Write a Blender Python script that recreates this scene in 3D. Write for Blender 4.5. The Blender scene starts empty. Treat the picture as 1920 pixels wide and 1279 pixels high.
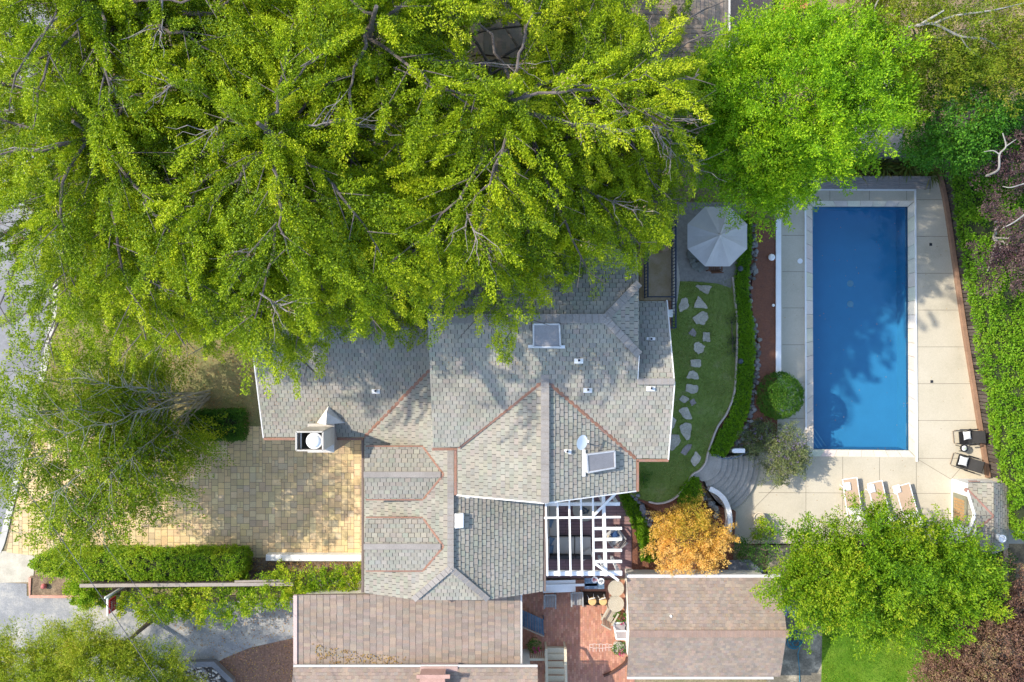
import bpy, bmesh, math, random
import numpy as np
from mathutils import Vector, noise, geometry
R = math.radians
random.seed(7)
RNG = np.random.default_rng(11)
sc = bpy.context.scene
COL = sc.collection

# ------------------------------------------------------------------ camera, sky, sun, exposure
H = 37.3                     # height of the drone above the patio level
F = 1493.0                   # focal length in photo pixels
cam_d = bpy.data.cameras.new('camera')
cam_d.sensor_width = 36.0
cam_d.lens = 36.0 * F / 1920.0
cam_d.clip_end = 2000
cam = bpy.data.objects.new('camera', cam_d)
cam.location = (0, 0, H)
COL.objects.link(cam)
sc.camera = cam

SUN_DIR = Vector((1.10, -0.345, -1.0)).normalized()
SUN_EL = math.asin(-SUN_DIR.z)
SUN_AZ = math.atan2(-SUN_DIR.x, -SUN_DIR.y)
world = bpy.data.worlds.new('World')
sc.world = world
world.use_nodes = True
wn = world.node_tree
wn.nodes.clear()
sky = wn.nodes.new('ShaderNodeTexSky')
sky.sky_type = 'NISHITA'
sky.sun_disc = False
sky.sun_elevation = SUN_EL
sky.sun_rotation = SUN_AZ
bg = wn.nodes.new('ShaderNodeBackground')
bg.inputs['Strength'].default_value = 0.15
wo = wn.nodes.new('ShaderNodeOutputWorld')
wn.links.new(sky.outputs[0], bg.inputs[0])
wn.links.new(bg.outputs[0], wo.inputs[0])

sun_d = bpy.data.lights.new('sun', 'SUN')
sun_d.energy = 2.3
sun_d.angle = R(0.6)
sun_d.color = (1.0, 0.91, 0.77)
sun = bpy.data.objects.new('sun', sun_d)
sun.rotation_euler = SUN_DIR.to_track_quat('-Z', 'Y').to_euler()
sun.location = (-30, 12, 40)
COL.objects.link(sun)

sc.view_settings.view_transform = 'Standard'
sc.view_settings.look = 'None'
sc.view_settings.exposure = 1.46
sc.view_settings.gamma = 1.0
sc.render.engine = 'CYCLES'
sc.cycles.max_bounces = 6
sc.cycles.transparent_max_bounces = 8
sc.cycles.caustics_reflective = False
sc.cycles.caustics_refractive = False

# ------------------------------------------------------------------ levels
ZL = 0.7                     # lawn level
ZP = -0.45                   # pool terrace level
ZB = 0.5                     # planted bank between lawn and pool terrace
ZG = -2.6                    # underside of the made ground


def P(px, py, z=0.0):
    k = (H - z) / F
    return Vector(((px - 960) * k, (640 - py) * k, z))


def PL(pts, z=0.0):
    return [P(x, y, z) for x, y in pts]


def XY(pts, z=0.0):
    return [(p.x, p.y) for p in PL(pts, z)]


# ------------------------------------------------------------------ tagging helpers
def tag(o, label=None, cat=None, group=None, kind=None):
    if label: o['label'] = label
    if cat: o['category'] = cat
    if group: o['group'] = group
    if kind: o['kind'] = kind
    return o


def empty(name, label, cat, loc=(0, 0, 0), group=None):
    o = bpy.data.objects.new(name, None)
    o.empty_display_size = 0.3
    o.location = loc
    COL.objects.link(o)
    return tag(o, label, cat, group)


def wl(o):
    p = Vector((0, 0, 0))
    while o is not None:
        p += Vector(o.location)
        o = o.parent
    return p


def dup(root, loc, rz=0.0, label=None, group=None):
    r = root.copy(); COL.objects.link(r)
    r.location = loc; r.rotation_euler = (0, 0, rz)
    if label: r['label'] = label
    if group: r['group'] = group
    for ch in list(root.children):
        c = ch.copy(); COL.objects.link(c); c.parent = r
        for g in ch.children:
            d = g.copy(); COL.objects.link(d); d.parent = c
    return r


def place(root, loc, rz=0.0):
    root.location = loc
    root.rotation_euler = (0, 0, rz)
    return root


# ------------------------------------------------------------------ materials
MATS = {}


def nodes_for(name):
    m = bpy.data.materials.new(name)
    m.use_nodes = True
    nt = m.node_tree
    nt.nodes.clear()
    out = nt.nodes.new('ShaderNodeOutputMaterial')
    return m, nt, out


def N(nt, typ, **kw):
    n = nt.nodes.new(typ)
    for k, v in kw.items():
        setattr(n, k, v)
    return n


def M(name, rgb, rough=0.85, var=0.18, scale=1.5, fine=25.0, fvar=0.12, bump=0.0, attr=False,
      spec=0.25, metal=0.0, rgb2=None, stretch=None, thresh=None):
    """procedural surface: base colour with broad stains and fine grain; attr multiplies the face colour"""
    if name in MATS: return MATS[name]
    m, nt, out = nodes_for(name)
    L = nt.links
    b = N(nt, 'ShaderNodeBsdfPrincipled')
    b.inputs['Roughness'].default_value = rough
    b.inputs['Metallic'].default_value = metal
    b.inputs['Specular IOR Level'].default_value = spec
    tc = N(nt, 'ShaderNodeTexCoord')
    src = tc.outputs['Object']
    if stretch:
        mp = N(nt, 'ShaderNodeMapping')
        mp.inputs['Scale'].default_value = stretch
        L.new(src, mp.inputs['Vector']); src = mp.outputs[0]
    n1 = N(nt, 'ShaderNodeTexNoise'); n1.inputs['Scale'].default_value = scale
    n1.inputs['Detail'].default_value = 6; n1.inputs['Roughness'].default_value = 0.65
    n2 = N(nt, 'ShaderNodeTexNoise'); n2.inputs['Scale'].default_value = fine
    n2.inputs['Detail'].default_value = 3
    L.new(src, n1.inputs['Vector']); L.new(src, n2.inputs['Vector'])
    if attr:
        a = N(nt, 'ShaderNodeAttribute'); a.attribute_name = 'col'
        base = a.outputs['Color']
    else:
        c = N(nt, 'ShaderNodeRGB'); c.outputs[0].default_value = (*rgb, 1)
        base = c.outputs[0]
    if rgb2 is not None:
        mx0 = N(nt, 'ShaderNodeMix', data_type='RGBA')
        rp = N(nt, 'ShaderNodeMapRange')
        lo, hi = thresh or (0.4, 0.62)
        rp.inputs['From Min'].default_value = lo; rp.inputs['From Max'].default_value = hi
        L.new(n1.outputs['Fac'], rp.inputs['Value'])
        L.new(rp.outputs[0], mx0.inputs['Factor'])
        L.new(base, mx0.inputs['A']); mx0.inputs['B'].default_value = (*rgb2, 1)
        base = mx0.outputs['Result']

    def mult(col, fac, amt):
        mr = N(nt, 'ShaderNodeMapRange')
        mr.inputs['From Min'].default_value = 0.25; mr.inputs['From Max'].default_value = 0.75
        mr.inputs['To Min'].default_value = 1 - amt; mr.inputs['To Max'].default_value = 1 + amt
        L.new(fac, mr.inputs['Value'])
        vm = N(nt, 'ShaderNodeVectorMath', operation='SCALE')
        L.new(col, vm.inputs[0]); L.new(mr.outputs[0], vm.inputs['Scale'])
        return vm.outputs[0]
    base = mult(base, n1.outputs['Fac'], var)
    base = mult(base, n2.outputs['Fac'], fvar)
    L.new(base, b.inputs['Base Color'])
    if bump:
        bp = N(nt, 'ShaderNodeBump'); bp.inputs['Strength'].default_value = bump
        bp.inputs['Distance'].default_value = 0.03
        L.new(n2.outputs['Fac'], bp.inputs['Height']); L.new(bp.outputs[0], b.inputs['Normal'])
    L.new(b.outputs[0], out.inputs['Surface'])
    MATS[name] = m
    return m


def LEAF(name, cols, trans=0.35, rough=0.55, spec=0.25):
    """leaf: hue picked per leaf from a ramp, some light passes through"""
    if name in MATS: return MATS[name]
    m, nt, out = nodes_for(name)
    L = nt.links
    a = N(nt, 'ShaderNodeAttribute'); a.attribute_name = 'rnd'
    r = N(nt, 'ShaderNodeValToRGB')
    e = r.color_ramp.elements
    k = len(cols)
    e[0].position = 0; e[0].color = (*cols[0], 1)
    e[1].position = 1; e[1].color = (*cols[-1], 1)
    for i in range(1, k - 1):
        q = e.new(i / (k - 1)); q.color = (*cols[i], 1)
    L.new(a.outputs['Fac'], r.inputs['Fac'])
    b = N(nt, 'ShaderNodeBsdfPrincipled'); b.inputs['Roughness'].default_value = rough
    b.inputs['Specular IOR Level'].default_value = spec
    t = N(nt, 'ShaderNodeBsdfTranslucent')
    L.new(r.outputs[0], b.inputs['Base Color'])
    L.new(r.outputs[0], t.inputs['Color'])
    mx = N(nt, 'ShaderNodeMixShader'); mx.inputs[0].default_value = trans
    L.new(b.outputs[0], mx.inputs[1]); L.new(t.outputs[0], mx.inputs[2])
    L.new(mx.outputs[0], out.inputs['Surface'])
    MATS[name] = m
    return m


# ------------------------------------------------------------------ mesh builder
_ico = None


def ico():
    global _ico
    if _ico is None:
        bm = bmesh.new()
        bmesh.ops.create_icosphere(bm, subdivisions=2, radius=1)
        _ico = ([v.co.copy() for v in bm.verts], [tuple(v.index for v in f.verts) for f in bm.faces])
        bm.free()
    return _ico


class MB:
    def __init__(s):
        s.v = []; s.f = []; s.c = []

    def add(s, vs, fs, col=(1, 1, 1)):
        o = len(s.v)
        s.v.extend(Vector(v) for v in vs)
        for f in fs:
            s.f.append(tuple(i + o for i in f)); s.c.append(col)
        return s

    def box(s, c, size, rz=0.0, col=(1, 1, 1), tilt=None):
        x, y, z = (k / 2 for k in size)
        vs = [Vector((a * x, b * y, d * z)) for d in (-1, 1) for a, b in ((-1, -1), (1, -1), (1, 1), (-1, 1))]
        if tilt is not None:
            from mathutils import Matrix
            mt = Matrix.Rotation(tilt[1], 3, tilt[0]); vs = [mt @ v for v in vs]
        cs, sn = math.cos(rz), math.sin(rz)
        vs = [Vector((v.x * cs - v.y * sn + c[0], v.x * sn + v.y * cs + c[1], v.z + c[2])) for v in vs]
        return s.add(vs, [(3, 2, 1, 0), (4, 5, 6, 7), (0, 1, 5, 4), (1, 2, 6, 5), (2, 3, 7, 6), (3, 0, 4, 7)], col)

    def bar(s, a, b, w, h, col=(1, 1, 1), up=Vector((0, 0, 1))):
        a = Vector(a); b = Vector(b)
        d = (b - a).normalized()
        if abs(d.dot(up)) > 0.98: up = Vector((1, 0, 0))
        r = d.cross(up).normalized(); u = r.cross(d).normalized()
        vs = []
        for p in (a, b):
            for i, j in ((-1, -1), (1, -1), (1, 1), (-1, 1)):
                vs.append(p + r * (i * w / 2) + u * (j * h / 2))
        return s.add(vs, [(0, 1, 2, 3), (7, 6, 5, 4), (0, 4, 5, 1), (1, 5, 6, 2), (2, 6, 7, 3), (3, 7, 4, 0)], col)

    def tube(s, pts, rad, n=6, col=(1, 1, 1)):
        pts = [Vector(p) for p in pts]
        if not hasattr(rad, '__len__'): rad = [rad] * len(pts)
        o = []
        ref = Vector((0.31, 0.17, 0.93)).normalized()
        for i, p in enumerate(pts):
            d = (pts[min(i + 1, len(pts) - 1)] - pts[max(i - 1, 0)])
            d = d.normalized() if d.length > 1e-6 else Vector((0, 0, 1))
            q = ref if abs(d.dot(ref)) < 0.95 else Vector((1, 0, 0))
            a = d.cross(q).normalized(); b = d.cross(a)
            for k in range(n):
                t = 2 * math.pi * k / n
                o.append(p + (a * math.cos(t) + b * math.sin(t)) * rad[i])
        fs = []
        for i in range(len(pts) - 1):
            for k in range(n):
                k2 = (k + 1) % n
                fs.append((i * n + k, i * n + k2, (i + 1) * n + k2, (i + 1) * n + k))
        fs.append(tuple(range(n - 1, -1, -1)))
        fs.append(tuple(range((len(pts) - 1) * n, len(pts) * n)))
        return s.add(o, fs, col)

    def lathe(s, c, prof, n=20, col=(1, 1, 1)):
        c = Vector(c)
        vs = []
        for r, z in prof:
            for k in range(n):
                t = 2 * math.pi * k / n
                vs.append(c + Vector((r * math.cos(t), r * math.sin(t), z)))
        fs = []
        for i in range(len(prof) - 1):
            for k in range(n):
                k2 = (k + 1) % n
                fs.append((i * n + k, i * n + k2, (i + 1) * n + k2, (i + 1) * n + k))
        fs.append(tuple(range(n - 1, -1, -1)))
        fs.append(tuple(range((len(prof) - 1) * n, len(prof) * n)))
        return s.add(vs, fs, col)

    def cyl(s, c, r, h, n=20, r2=None, col=(1, 1, 1)):
        return s.lathe(c, [(r, 0), (r if r2 is None else r2, h)], n, col)

    def slab(s, outer, z0, z1, holes=(), col=(1, 1, 1), bottom=False):
        """flat plate of any outline (and holes) from z0 to z1; outline given as (x, y)"""
        loops = [[Vector((p[0], p[1], 0)) for p in outer]] + [[Vector((p[0], p[1], 0)) for p in h] for h in holes]
        tris = geometry.tessellate_polygon(loops)
        flat = [p for l in loops for p in l]
        n = len(flat)
        vs = [Vector((p.x, p.y, z1)) for p in flat] + [Vector((p.x, p.y, z0)) for p in flat]
        fs = []
        for t in tris:
            a, b, c = (flat[i] for i in t)
            if (b - a).cross(c - a).z < 0: t = (t[0], t[2], t[1])
            fs.append(tuple(t))
        o = 0
        for l in loops:
            k = len(l)
            for i in range(k):
                j = (i + 1) % k
                fs.append((o + i, n + o + i, n + o + j, o + j))
            o += k
        return s.add(vs, fs, col)

    def rock(s, c, r, col=(1, 1, 1), seed=0, rough=0.25):
        V, Fc = ico()
        rs = random.Random(seed)
        off = Vector((rs.uniform(-50, 50), rs.uniform(-50, 50), rs.uniform(-50, 50)))
        vs = []
        for v in V:
            k = 1 + rough * noise.noise(v * 1.3 + off) * 1.6
            vs.append(Vector((c[0] + v.x * r[0] * k, c[1] + v.y * r[1] * k, c[2] + v.z * r[2] * k)))
        return s.add(vs, Fc, col)

    def build(s, name, mat, parent=None, smooth=False, bevel=0.0):
        me = bpy.data.meshes.new(name)
        off = wl(parent) if parent is not None else Vector((0, 0, 0))
        me.from_pydata([tuple(v - off) for v in s.v], [], s.f)
        if any(c != (1, 1, 1) for c in s.c):
            at = me.attributes.new('col', 'FLOAT_COLOR', 'FACE')
            at.data.foreach_set('color', np.array([(*c[:3], 1) for c in s.c], dtype=np.float32).ravel())
        if smooth:
            me.polygons.foreach_set('use_smooth', [True] * len(me.polygons))
        me.materials.append(mat)
        o = bpy.data.objects.new(name, me)
        COL.objects.link(o)
        if parent is not None: o.parent = parent
        if bevel:
            bv = o.modifiers.new('bevel', 'BEVEL'); bv.width = bevel; bv.segments = 2
            bv.limit_method = 'ANGLE'
        return o


def clip_rect(poly, x0, x1, y0, y1):
    def cut(p, ax, v, keep_ge):
        out = []
        n = len(p)
        for i in range(n):
            a, b = p[i - 1], p[i]
            ia = a[ax] >= v if keep_ge else a[ax] <= v
            ib = b[ax] >= v if keep_ge else b[ax] <= v
            if ia != ib:
                t = (v - a[ax]) / (b[ax] - a[ax])
                out.append((a[0] + (b[0] - a[0]) * t, a[1] + (b[1] - a[1]) * t))
            if ib: out.append(b)
        return out
    for ax, v, g in ((0, x0, True), (0, x1, False), (1, y0, True), (1, y1, False)):
        poly = cut(poly, ax, v, g)
        if len(poly) < 3: return []
    return poly


def area2(p):
    return 0.5 * sum(p[i - 1][0] * p[i][1] - p[i][0] * p[i - 1][1] for i in range(len(p)))


def shingles(mb, poly, u, tw, th, pal, seed=0, lift=0.022, gap=0.012, thick=0.14, dark=(0.05, 0.05, 0.05), jit=0.12, run=1):
    """a pitched roof face: a slab with overlapping courses of slates laid on it; u points along the eave"""
    poly = [Vector(p) for p in poly]
    n = Vector((0, 0, 0))
    for i in range(len(poly)):
        a, b = poly[i - 1], poly[i]
        n += Vector(((a.y - b.y) * (a.z + b.z), (a.z - b.z) * (a.x + b.x), (a.x - b.x) * (a.y + b.y)))
    n.normalize()
    if n.z < 0: n = -n; poly.reverse()
    u = Vector(u); u = (u - n * u.dot(n)).normalized()
    v = n.cross(u)
    if v.z < 0: u = -u; v = -v
    o = poly[0]
    p2 = [((p - o).dot(u), (p - o).dot(v)) for p in poly]
    dz = [(p - o).dot(n) for p in poly]
    # slab
    k = len(poly)
    low = [p - n * thick for p in poly]
    mb.add(poly + low, [tuple(range(k)), tuple(range(2 * k - 1, k - 1, -1))] +
           [((i + 1) % k, i, k + i, k + (i + 1) % k) for i in range(k)], dark)
    if area2(p2) < 0: p2.reverse()
    gu, gv = o.dot(u), o.dot(v)
    us = [p[0] for p in p2]; vs_ = [p[1] for p in p2]
    r0 = math.floor((min(vs_) + gv) / th); r1 = math.floor((max(vs_) + gv) / th)
    for r in range(r0, r1 + 1):
        v0 = r * th - gv
        sh = (0.5 if r % 2 else 0.0) * tw + random.Random(r * 77 + seed).uniform(-0.12, 0.12) * tw
        c0 = math.floor((min(us) + gu - sh) / tw); c1 = math.floor((max(us) + gu - sh) / tw)
        for c in range(c0, c1 + 1):
            u0 = c * tw + sh - gu
            rs = random.Random((r * 7919 + c * 104729 + seed * 31) & 0xffffff)
            dv = rs.uniform(-0.012, 0.012)
            q = clip_rect(p2, u0 + gap / 2, u0 + tw - gap / 2, v0 + dv + 0.006, v0 + th)
            if len(q) < 3 or abs(area2(q)) < 0.0008: continue
            base = pal[rs.randrange(len(pal))]
            g = 1 + rs.uniform(-jit, jit)
            col = tuple(ch * g * (1 + rs.uniform(-0.03, 0.03)) for ch in base)
            lf = lift * rs.uniform(0.75, 1.3)
            pts = []
            for a, b in q:
                t = (b - v0) / th
                pts.append(o + u * a + v * b + n * (0.004 + lf * (1 - t)))
            m = len(pts)
            fs = [tuple(range(m))]
            lo_i = [i for i in range(m) if q[i][1] < v0 + dv + 0.012]
            vv = list(pts)
            mb.add(vv, fs, col)
            if len(lo_i) >= 2:
                i, j = lo_i[0], lo_i[-1]
                a, b = pts[i], pts[j]
                dd = tuple(ch * 0.75 for ch in col)
                mb.add([a, b, b - n * (lf + 0.003), a - n * (lf + 0.003)], [(0, 1, 2, 3), (3, 2, 1, 0)][:1], dd)


def tile_floor(mb, poly, cells, z, pal, gap=0.012, seed=0, jit=0.12, h=0.0):
    """paving: each cell (x0, x1, y0, y1) clipped to the outline, laid as its own flat stone"""
    rs = random.Random(seed)
    for x0, x1, y0, y1 in cells:
        q = clip_rect(poly, x0 + gap / 2, x1 - gap / 2, y0 + gap / 2, y1 - gap / 2)
        if len(q) < 3 or abs(area2(q)) < 0.0005: continue
        if area2(q) < 0: q.reverse()
        base = pal[rs.randrange(len(pal))]
        g = 1 + rs.uniform(-jit, jit)
        col = tuple(ch * g * (1 + rs.uniform(-0.04, 0.04)) for ch in base)
        dz = rs.uniform(0, h)
        tx, ty = rs.uniform(-0.008, 0.008), rs.uniform(-0.008, 0.008)
        cx, cy = (x0 + x1) / 2, (y0 + y1) / 2
        mb.add([Vector((a, b, z + dz + (a - cx) * tx + (b - cy) * ty)) for a, b in q], [tuple(range(len(q)))], col)


def ashlar(x0, x1, y0, y1, g, seed=0, squares=False):
    """random mix of square and oblong cells filling a grid"""
    rs = random.Random(seed)
    nx, ny = int((x1 - x0) / g) + 1, int((y1 - y0) / g) + 1
    used = [[False] * (nx + 3) for _ in range(ny + 3)]
    out = []
    for j in range(ny):
        for i in range(nx):
            if used[j][i]: continue
            for w, h in (rs.choice([((2, 2), (2, 1), (1, 2), (1, 1))] * 6 + [((2, 1), (1, 1)), ((1, 2), (1, 1)), ((2, 3), (2, 2), (1, 2), (1, 1)), ((3, 2), (2, 2), (1, 2), (1, 1))])) if squares else rs.choice([((2, 2), (2, 1), (1, 2), (1, 1)), ((2, 2), (1, 2), (2, 1), (1, 1)), ((3, 2), (2, 2), (2, 1), (1, 2), (1, 1)),
                                   ((2, 1), (1, 1)), ((2, 3), (2, 2), (1, 2), (1, 1))]):
                if all(not used[j + b][i + a] for a in range(w) for b in range(h)): break
            for a in range(w):
                for b in range(h): used[j + b][i + a] = True
            out.append((x0 + i * g, x0 + (i + w) * g, y0 + j * g, y0 + (j + h) * g))
    return out


def bond(x0, x1, y0, y1, w, h, vertical=False):
    out = []
    if vertical:
        return [(b0, b1, a0, a1) for a0, a1, b0, b1 in bond(y0, y1, x0, x1, w, h)]
    j = 0; y = y0
    while y < y1:
        x = x0 - (w / 2 if j % 2 else 0)
        while x < x1:
            out.append((x, x + w, y, y + h)); x += w
        y += h; j += 1
    return out


def bounds(poly):
    xs = [p[0] for p in poly]; ys = [p[1] for p in poly]
    return min(xs), max(xs), min(ys), max(ys)


def smooth_curve(pts, n=8):
    """Catmull-Rom through the points"""
    pts = [Vector(p) for p in pts]
    q = [pts[0] * 2 - pts[1]] + pts + [pts[-1] * 2 - pts[-2]]
    out = []
    for i in range(1, len(q) - 2):
        for k in range(n):
            t = k / n
            a, b, c, d = q[i - 1], q[i], q[i + 1], q[i + 2]
            out.append(0.5 * ((2 * b) + (c - a) * t + (2 * a - 5 * b + 4 * c - d) * t * t + (3 * b - a - 3 * c + d) * t ** 3))
    out.append(pts[-1])
    return out


def strip_wall(mb, curve, w, z0, z1, col=(1, 1, 1)):
    """a wall of width w following a plan curve"""
    L_, R_ = [], []
    for i, p in enumerate(curve):
        d = curve[min(i + 1, len(curve) - 1)] - curve[max(i - 1, 0)]
        nrm = Vector((-d.y, d.x, 0)).normalized()
        L_.append(p + nrm * w / 2); R_.append(p - nrm * w / 2)
    vs = []
    for a, b in zip(L_, R_):
        vs += [Vector((a.x, a.y, z0)), Vector((b.x, b.y, z0)), Vector((b.x, b.y, z1)), Vector((a.x, a.y, z1))]
    fs = []
    for i in range(len(curve) - 1):
        o = i * 4; q = o + 4
        fs += [(o + 3, o + 2, q + 2, q + 3), (o + 1, q + 1, q + 2, o + 2), (q, o, o + 3, q + 3)]
    e = (len(curve) - 1) * 4
    fs += [(0, 1, 2, 3), (e + 3, e + 2, e + 1, e)]
    return mb.add(vs, fs, col)


# ------------------------------------------------------------------ foliage helpers (numpy)
def unit(a):
    return a / np.maximum(np.linalg.norm(a, axis=1, keepdims=True), 1e-9)


def leaf_mesh(name, mat, C, D, Nn, L, W, rnd, parent=None):
    """one rhombic leaf per row: base C, direction D, side from D x Nn"""
    n = len(C)
    D = unit(D)
    S = unit(np.cross(D, Nn))
    L = np.broadcast_to(L, (n,))[:, None]; W = np.broadcast_to(W, (n,))[:, None]
    up = unit(np.cross(S, D))
    mid = C + D * L * 0.45 + up * L * 0.06
    V = np.empty((n, 4, 3), dtype=np.float32)
    V[:, 0] = C; V[:, 1] = mid + S * W * 0.5; V[:, 2] = C + D * L; V[:, 3] = mid - S * W * 0.5
    off = np.array(wl(parent)) if parent is not None else np.zeros(3)
    V -= off.astype(np.float32)
    me = bpy.data.meshes.new(name)
    me.vertices.add(n * 4); me.loops.add(n * 4); me.polygons.add(n)
    me.vertices.foreach_set('co', V.ravel())
    me.loops.foreach_set('vertex_index', np.arange(n * 4, dtype=np.int32))
    me.polygons.foreach_set('loop_start', np.arange(0, n * 4, 4, dtype=np.int32))
    me.polygons.foreach_set('loop_total', np.full(n, 4, dtype=np.int32))
    at = me.attributes.new('rnd', 'FLOAT', 'POINT')
    at.data.foreach_set('value', np.repeat(np.clip(rnd, 0, 1), 4).astype(np.float32))
    me.update(calc_edges=True)
    me.materials.append(mat)
    o = bpy.data.objects.new(name, me)
    COL.objects.link(o)
    if parent is not None: o.parent = parent
    return o


def in_poly(x, y, poly):
    x = np.asarray(x); y = np.asarray(y)
    r = np.zeros(x.shape, bool)
    n = len(poly)
    for i in range(n):
        x1, y1 = poly[i - 1]; x2, y2 = poly[i]
        c = ((y1 > y) != (y2 > y))
        with np.errstate(divide='ignore', invalid='ignore'):
            xi = (x2 - x1) * (y - y1) / (y2 - y1 + 1e-12) + x1
        r ^= c & (x < xi)
    return r


def rand_dirs(rng, n):
    return unit(rng.normal(size=(n, 3)))


def sprays_to_leaves(rng, B, D, LEN, droop, n_side=20, tufts=3, per=6, leaf=(0.10, 0.06), spread=0.30, clump_rnd=None):
    """feathery conifer sprays: a drooping axis with alternating side twigs carrying tufts of scale leaves"""
    n = len(B)
    T = np.linspace(0.04, 1.0, n_side)
    D = unit(D)
    up = np.array([0, 0, 1.0])
    S = unit(np.cross(D, up) + 1e-6)
    roll = rng.uniform(-0.7, 0.7, n)[:, None]
    S = unit(S * np.cos(roll) + np.cross(D, S) * np.sin(roll))
    Cs, Ds, Rs = [], [], []
    cr = rng.uniform(0, 1, n) if clump_rnd is None else clump_rnd
    for k, t in enumerate(T):
        axis = B + D * (LEN * t)[:, None]
        axis[:, 2] -= droop * LEN * t * t
        sgn = 1 if k % 2 else -1
        wlen = LEN * spread * (1 - t) ** 0.75 * rng.uniform(0.5, 1.25, n) + 0.06
        sd = unit(S * sgn + D * rng.uniform(0.5, 1.1, n)[:, None] + rng.normal(0, 0.18, (n, 3)) + np.array([0, 0, -0.15]))
        for j in range(tufts):
            f = (j + 0.6) / tufts
            c = axis + sd * (wlen * f)[:, None]
            c[:, 2] -= 0.25 * wlen * f * f
            for q in range(per):
                jit = rng.normal(0, 0.038, (n, 3))
                Cs.append(c + jit)
                Ds.append(unit(sd * 0.8 + D * 0.3 + rng.normal(0, 0.6, (n, 3)) + np.array([0, 0, 0.25])))
                Rs.append(np.clip(cr * 0.55 + 0.3 * t + rng.normal(0.05, 0.13, n), 0, 1))
    C = np.concatenate(Cs); Dd = np.concatenate(Ds); Rn = np.concatenate(Rs)
    m = len(C)
    return C, Dd, rng.uniform(0.75, 1.3, m) * leaf[0], rng.uniform(0.75, 1.3, m) * leaf[1], Rn


def puffs_to_leaves(rng, PC, PR, PN, per, leaf, bias=0.75, flat=0.8, cr=None, droop=0.0):
    """leaf clumps: leaves over the outer side of each clump (centre PC, radius PR, facing PN)"""
    n = len(PC)
    d = unit(rng.normal(size=(n, per, 3)).reshape(-1, 3)).reshape(n, per, 3)
    d = d + PN[:, None, :] * bias
    d = d / np.linalg.norm(d, axis=2, keepdims=True)
    r = PR[:, None, None] * rng.uniform(0.35, 1.05, (n, per, 1))
    C = PC[:, None, :] + d * r * np.array([1, 1, flat])
    dirs = d * 0.7 + rng.normal(0, 0.65, (n, per, 3)) + np.array([0, 0, -droop])
    cr = rng.uniform(0, 1, n) if cr is None else cr
    Rn = np.clip(cr[:, None] * 0.6 + rng.normal(0.2, 0.15, (n, per)), 0, 1)
    C = C.reshape(-1, 3); dirs = dirs.reshape(-1, 3)
    m = len(C)
    return C, dirs, rng.uniform(0.7, 1.3, m) * leaf[0], rng.uniform(0.7, 1.3, m) * leaf[1], Rn.ravel()


def blob_puffs(rng, blobs, n, jitter=0.18, low=-0.35):
    """clump centres over the outside of a crown made of overlapping lobes (x, y, z, rx, ry, rz)"""
    B = np.array(blobs)
    w = (B[:, 3] * B[:, 4]); w = w / w.sum()
    idx = rng.choice(len(B), n * 3, p=w)
    d = rand_dirs(rng, n * 3)
    d[:, 2] = np.where(d[:, 2] < low, -d[:, 2], d[:, 2])
    b = B[idx]
    c = b[:, :3] + d * b[:, 3:6] * rng.uniform(1 - jitter * 1.6, 1 + jitter * 0.6, (len(idx), 1))
    inside = np.zeros(len(c), bool)
    for k in range(len(B)):
        q = (c - B[k, :3]) / B[k, 3:6]
        inside |= (np.einsum('ij,ij->i', q, q) < 0.55) & (idx != k)
    keep = np.where(~inside)[0][:n]
    return c[keep], unit(d[keep] / b[keep, 3:6])


def curve_pts(a, b, n=7, sag=0.0, wob=0.12, rs=random):
    a = Vector(a); b = Vector(b)
    L = (b - a).length
    out = []
    for i in range(n + 1):
        t = i / n
        p = a.lerp(b, t)
        p.z += sag * L * math.sin(math.pi * t)
        if 0 < i < n:
            p += Vector((rs.uniform(-1, 1), rs.uniform(-1, 1), rs.uniform(-1, 1))) * wob * L / n
        out.append(p)
    return out


# ------------------------------------------------------------------ shared materials
m_concrete = M('pool_deck_concrete', (0.505, 0.455, 0.35), 0.9, var=0.22, scale=0.55, fine=30, fvar=0.09, bump=0.15, rgb2=(0.42, 0.38, 0.305), thresh=(.45, .8))
m_joint = M('joint_dark', (0.22, 0.195, 0.155), 0.95)
m_white = M('white_paint', (0.80, 0.80, 0.78), 0.5, var=0.06, scale=2, fvar=0.04)
m_white_old = M('weathered_white_paint', (0.74, 0.72, 0.68), 0.7, var=0.18, scale=2.5, fvar=0.1)
m_soil = M('soil', (0.15, 0.105, 0.07), 0.95, var=0.4, scale=2.0, fine=22, fvar=0.4, bump=0.6, rgb2=(0.22, 0.16, 0.10))
m_mulch = M('red_mulch', (0.20, 0.085, 0.05), 0.95, var=0.3, scale=5, fine=34, fvar=0.5, bump=0.8, rgb2=(0.13, 0.06, 0.04))
m_bark = M('bark', (0.16, 0.12, 0.095), 0.95, var=0.35, scale=4, fine=30, fvar=0.3, bump=0.6)
m_bark_pale = M('pale_bark', (0.31, 0.295, 0.265), 0.9, var=0.25, scale=4, fine=20, fvar=0.2, bump=0.3)
m_dead = M('dead_wood', (0.24, 0.21, 0.195), 0.95, var=0.3, scale=4, fine=20, fvar=0.2)
m_stucco = M('cream_stucco', (0.66, 0.62, 0.54), 0.9, var=0.08, bump=0.2)
m_copper = M('copper_flashing', (0.34, 0.175, 0.11), 0.6, var=0.4, scale=3, fvar=0.25, metal=0.0, rgb2=(0.22, 0.13, 0.10))
m_black = M('black_wicker', (0.025, 0.024, 0.024), 0.6, var=0.2, fine=60, fvar=0.3)
m_darkmetal = M('dark_metal', (0.035, 0.04, 0.05), 0.45, metal=0.3)
m_glass = M('grey_skylight_pane', (0.24, 0.23, 0.23), 0.25, var=0.12, spec=0.5)
m_gut = M('brown_gutter', (0.16, 0.12, 0.10), 0.6, var=0.2)
m_ridge = M('grey_ridge_cap', (0.28, 0.255, 0.23), 0.9, var=0.2, attr=False, fvar=0.15)
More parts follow.
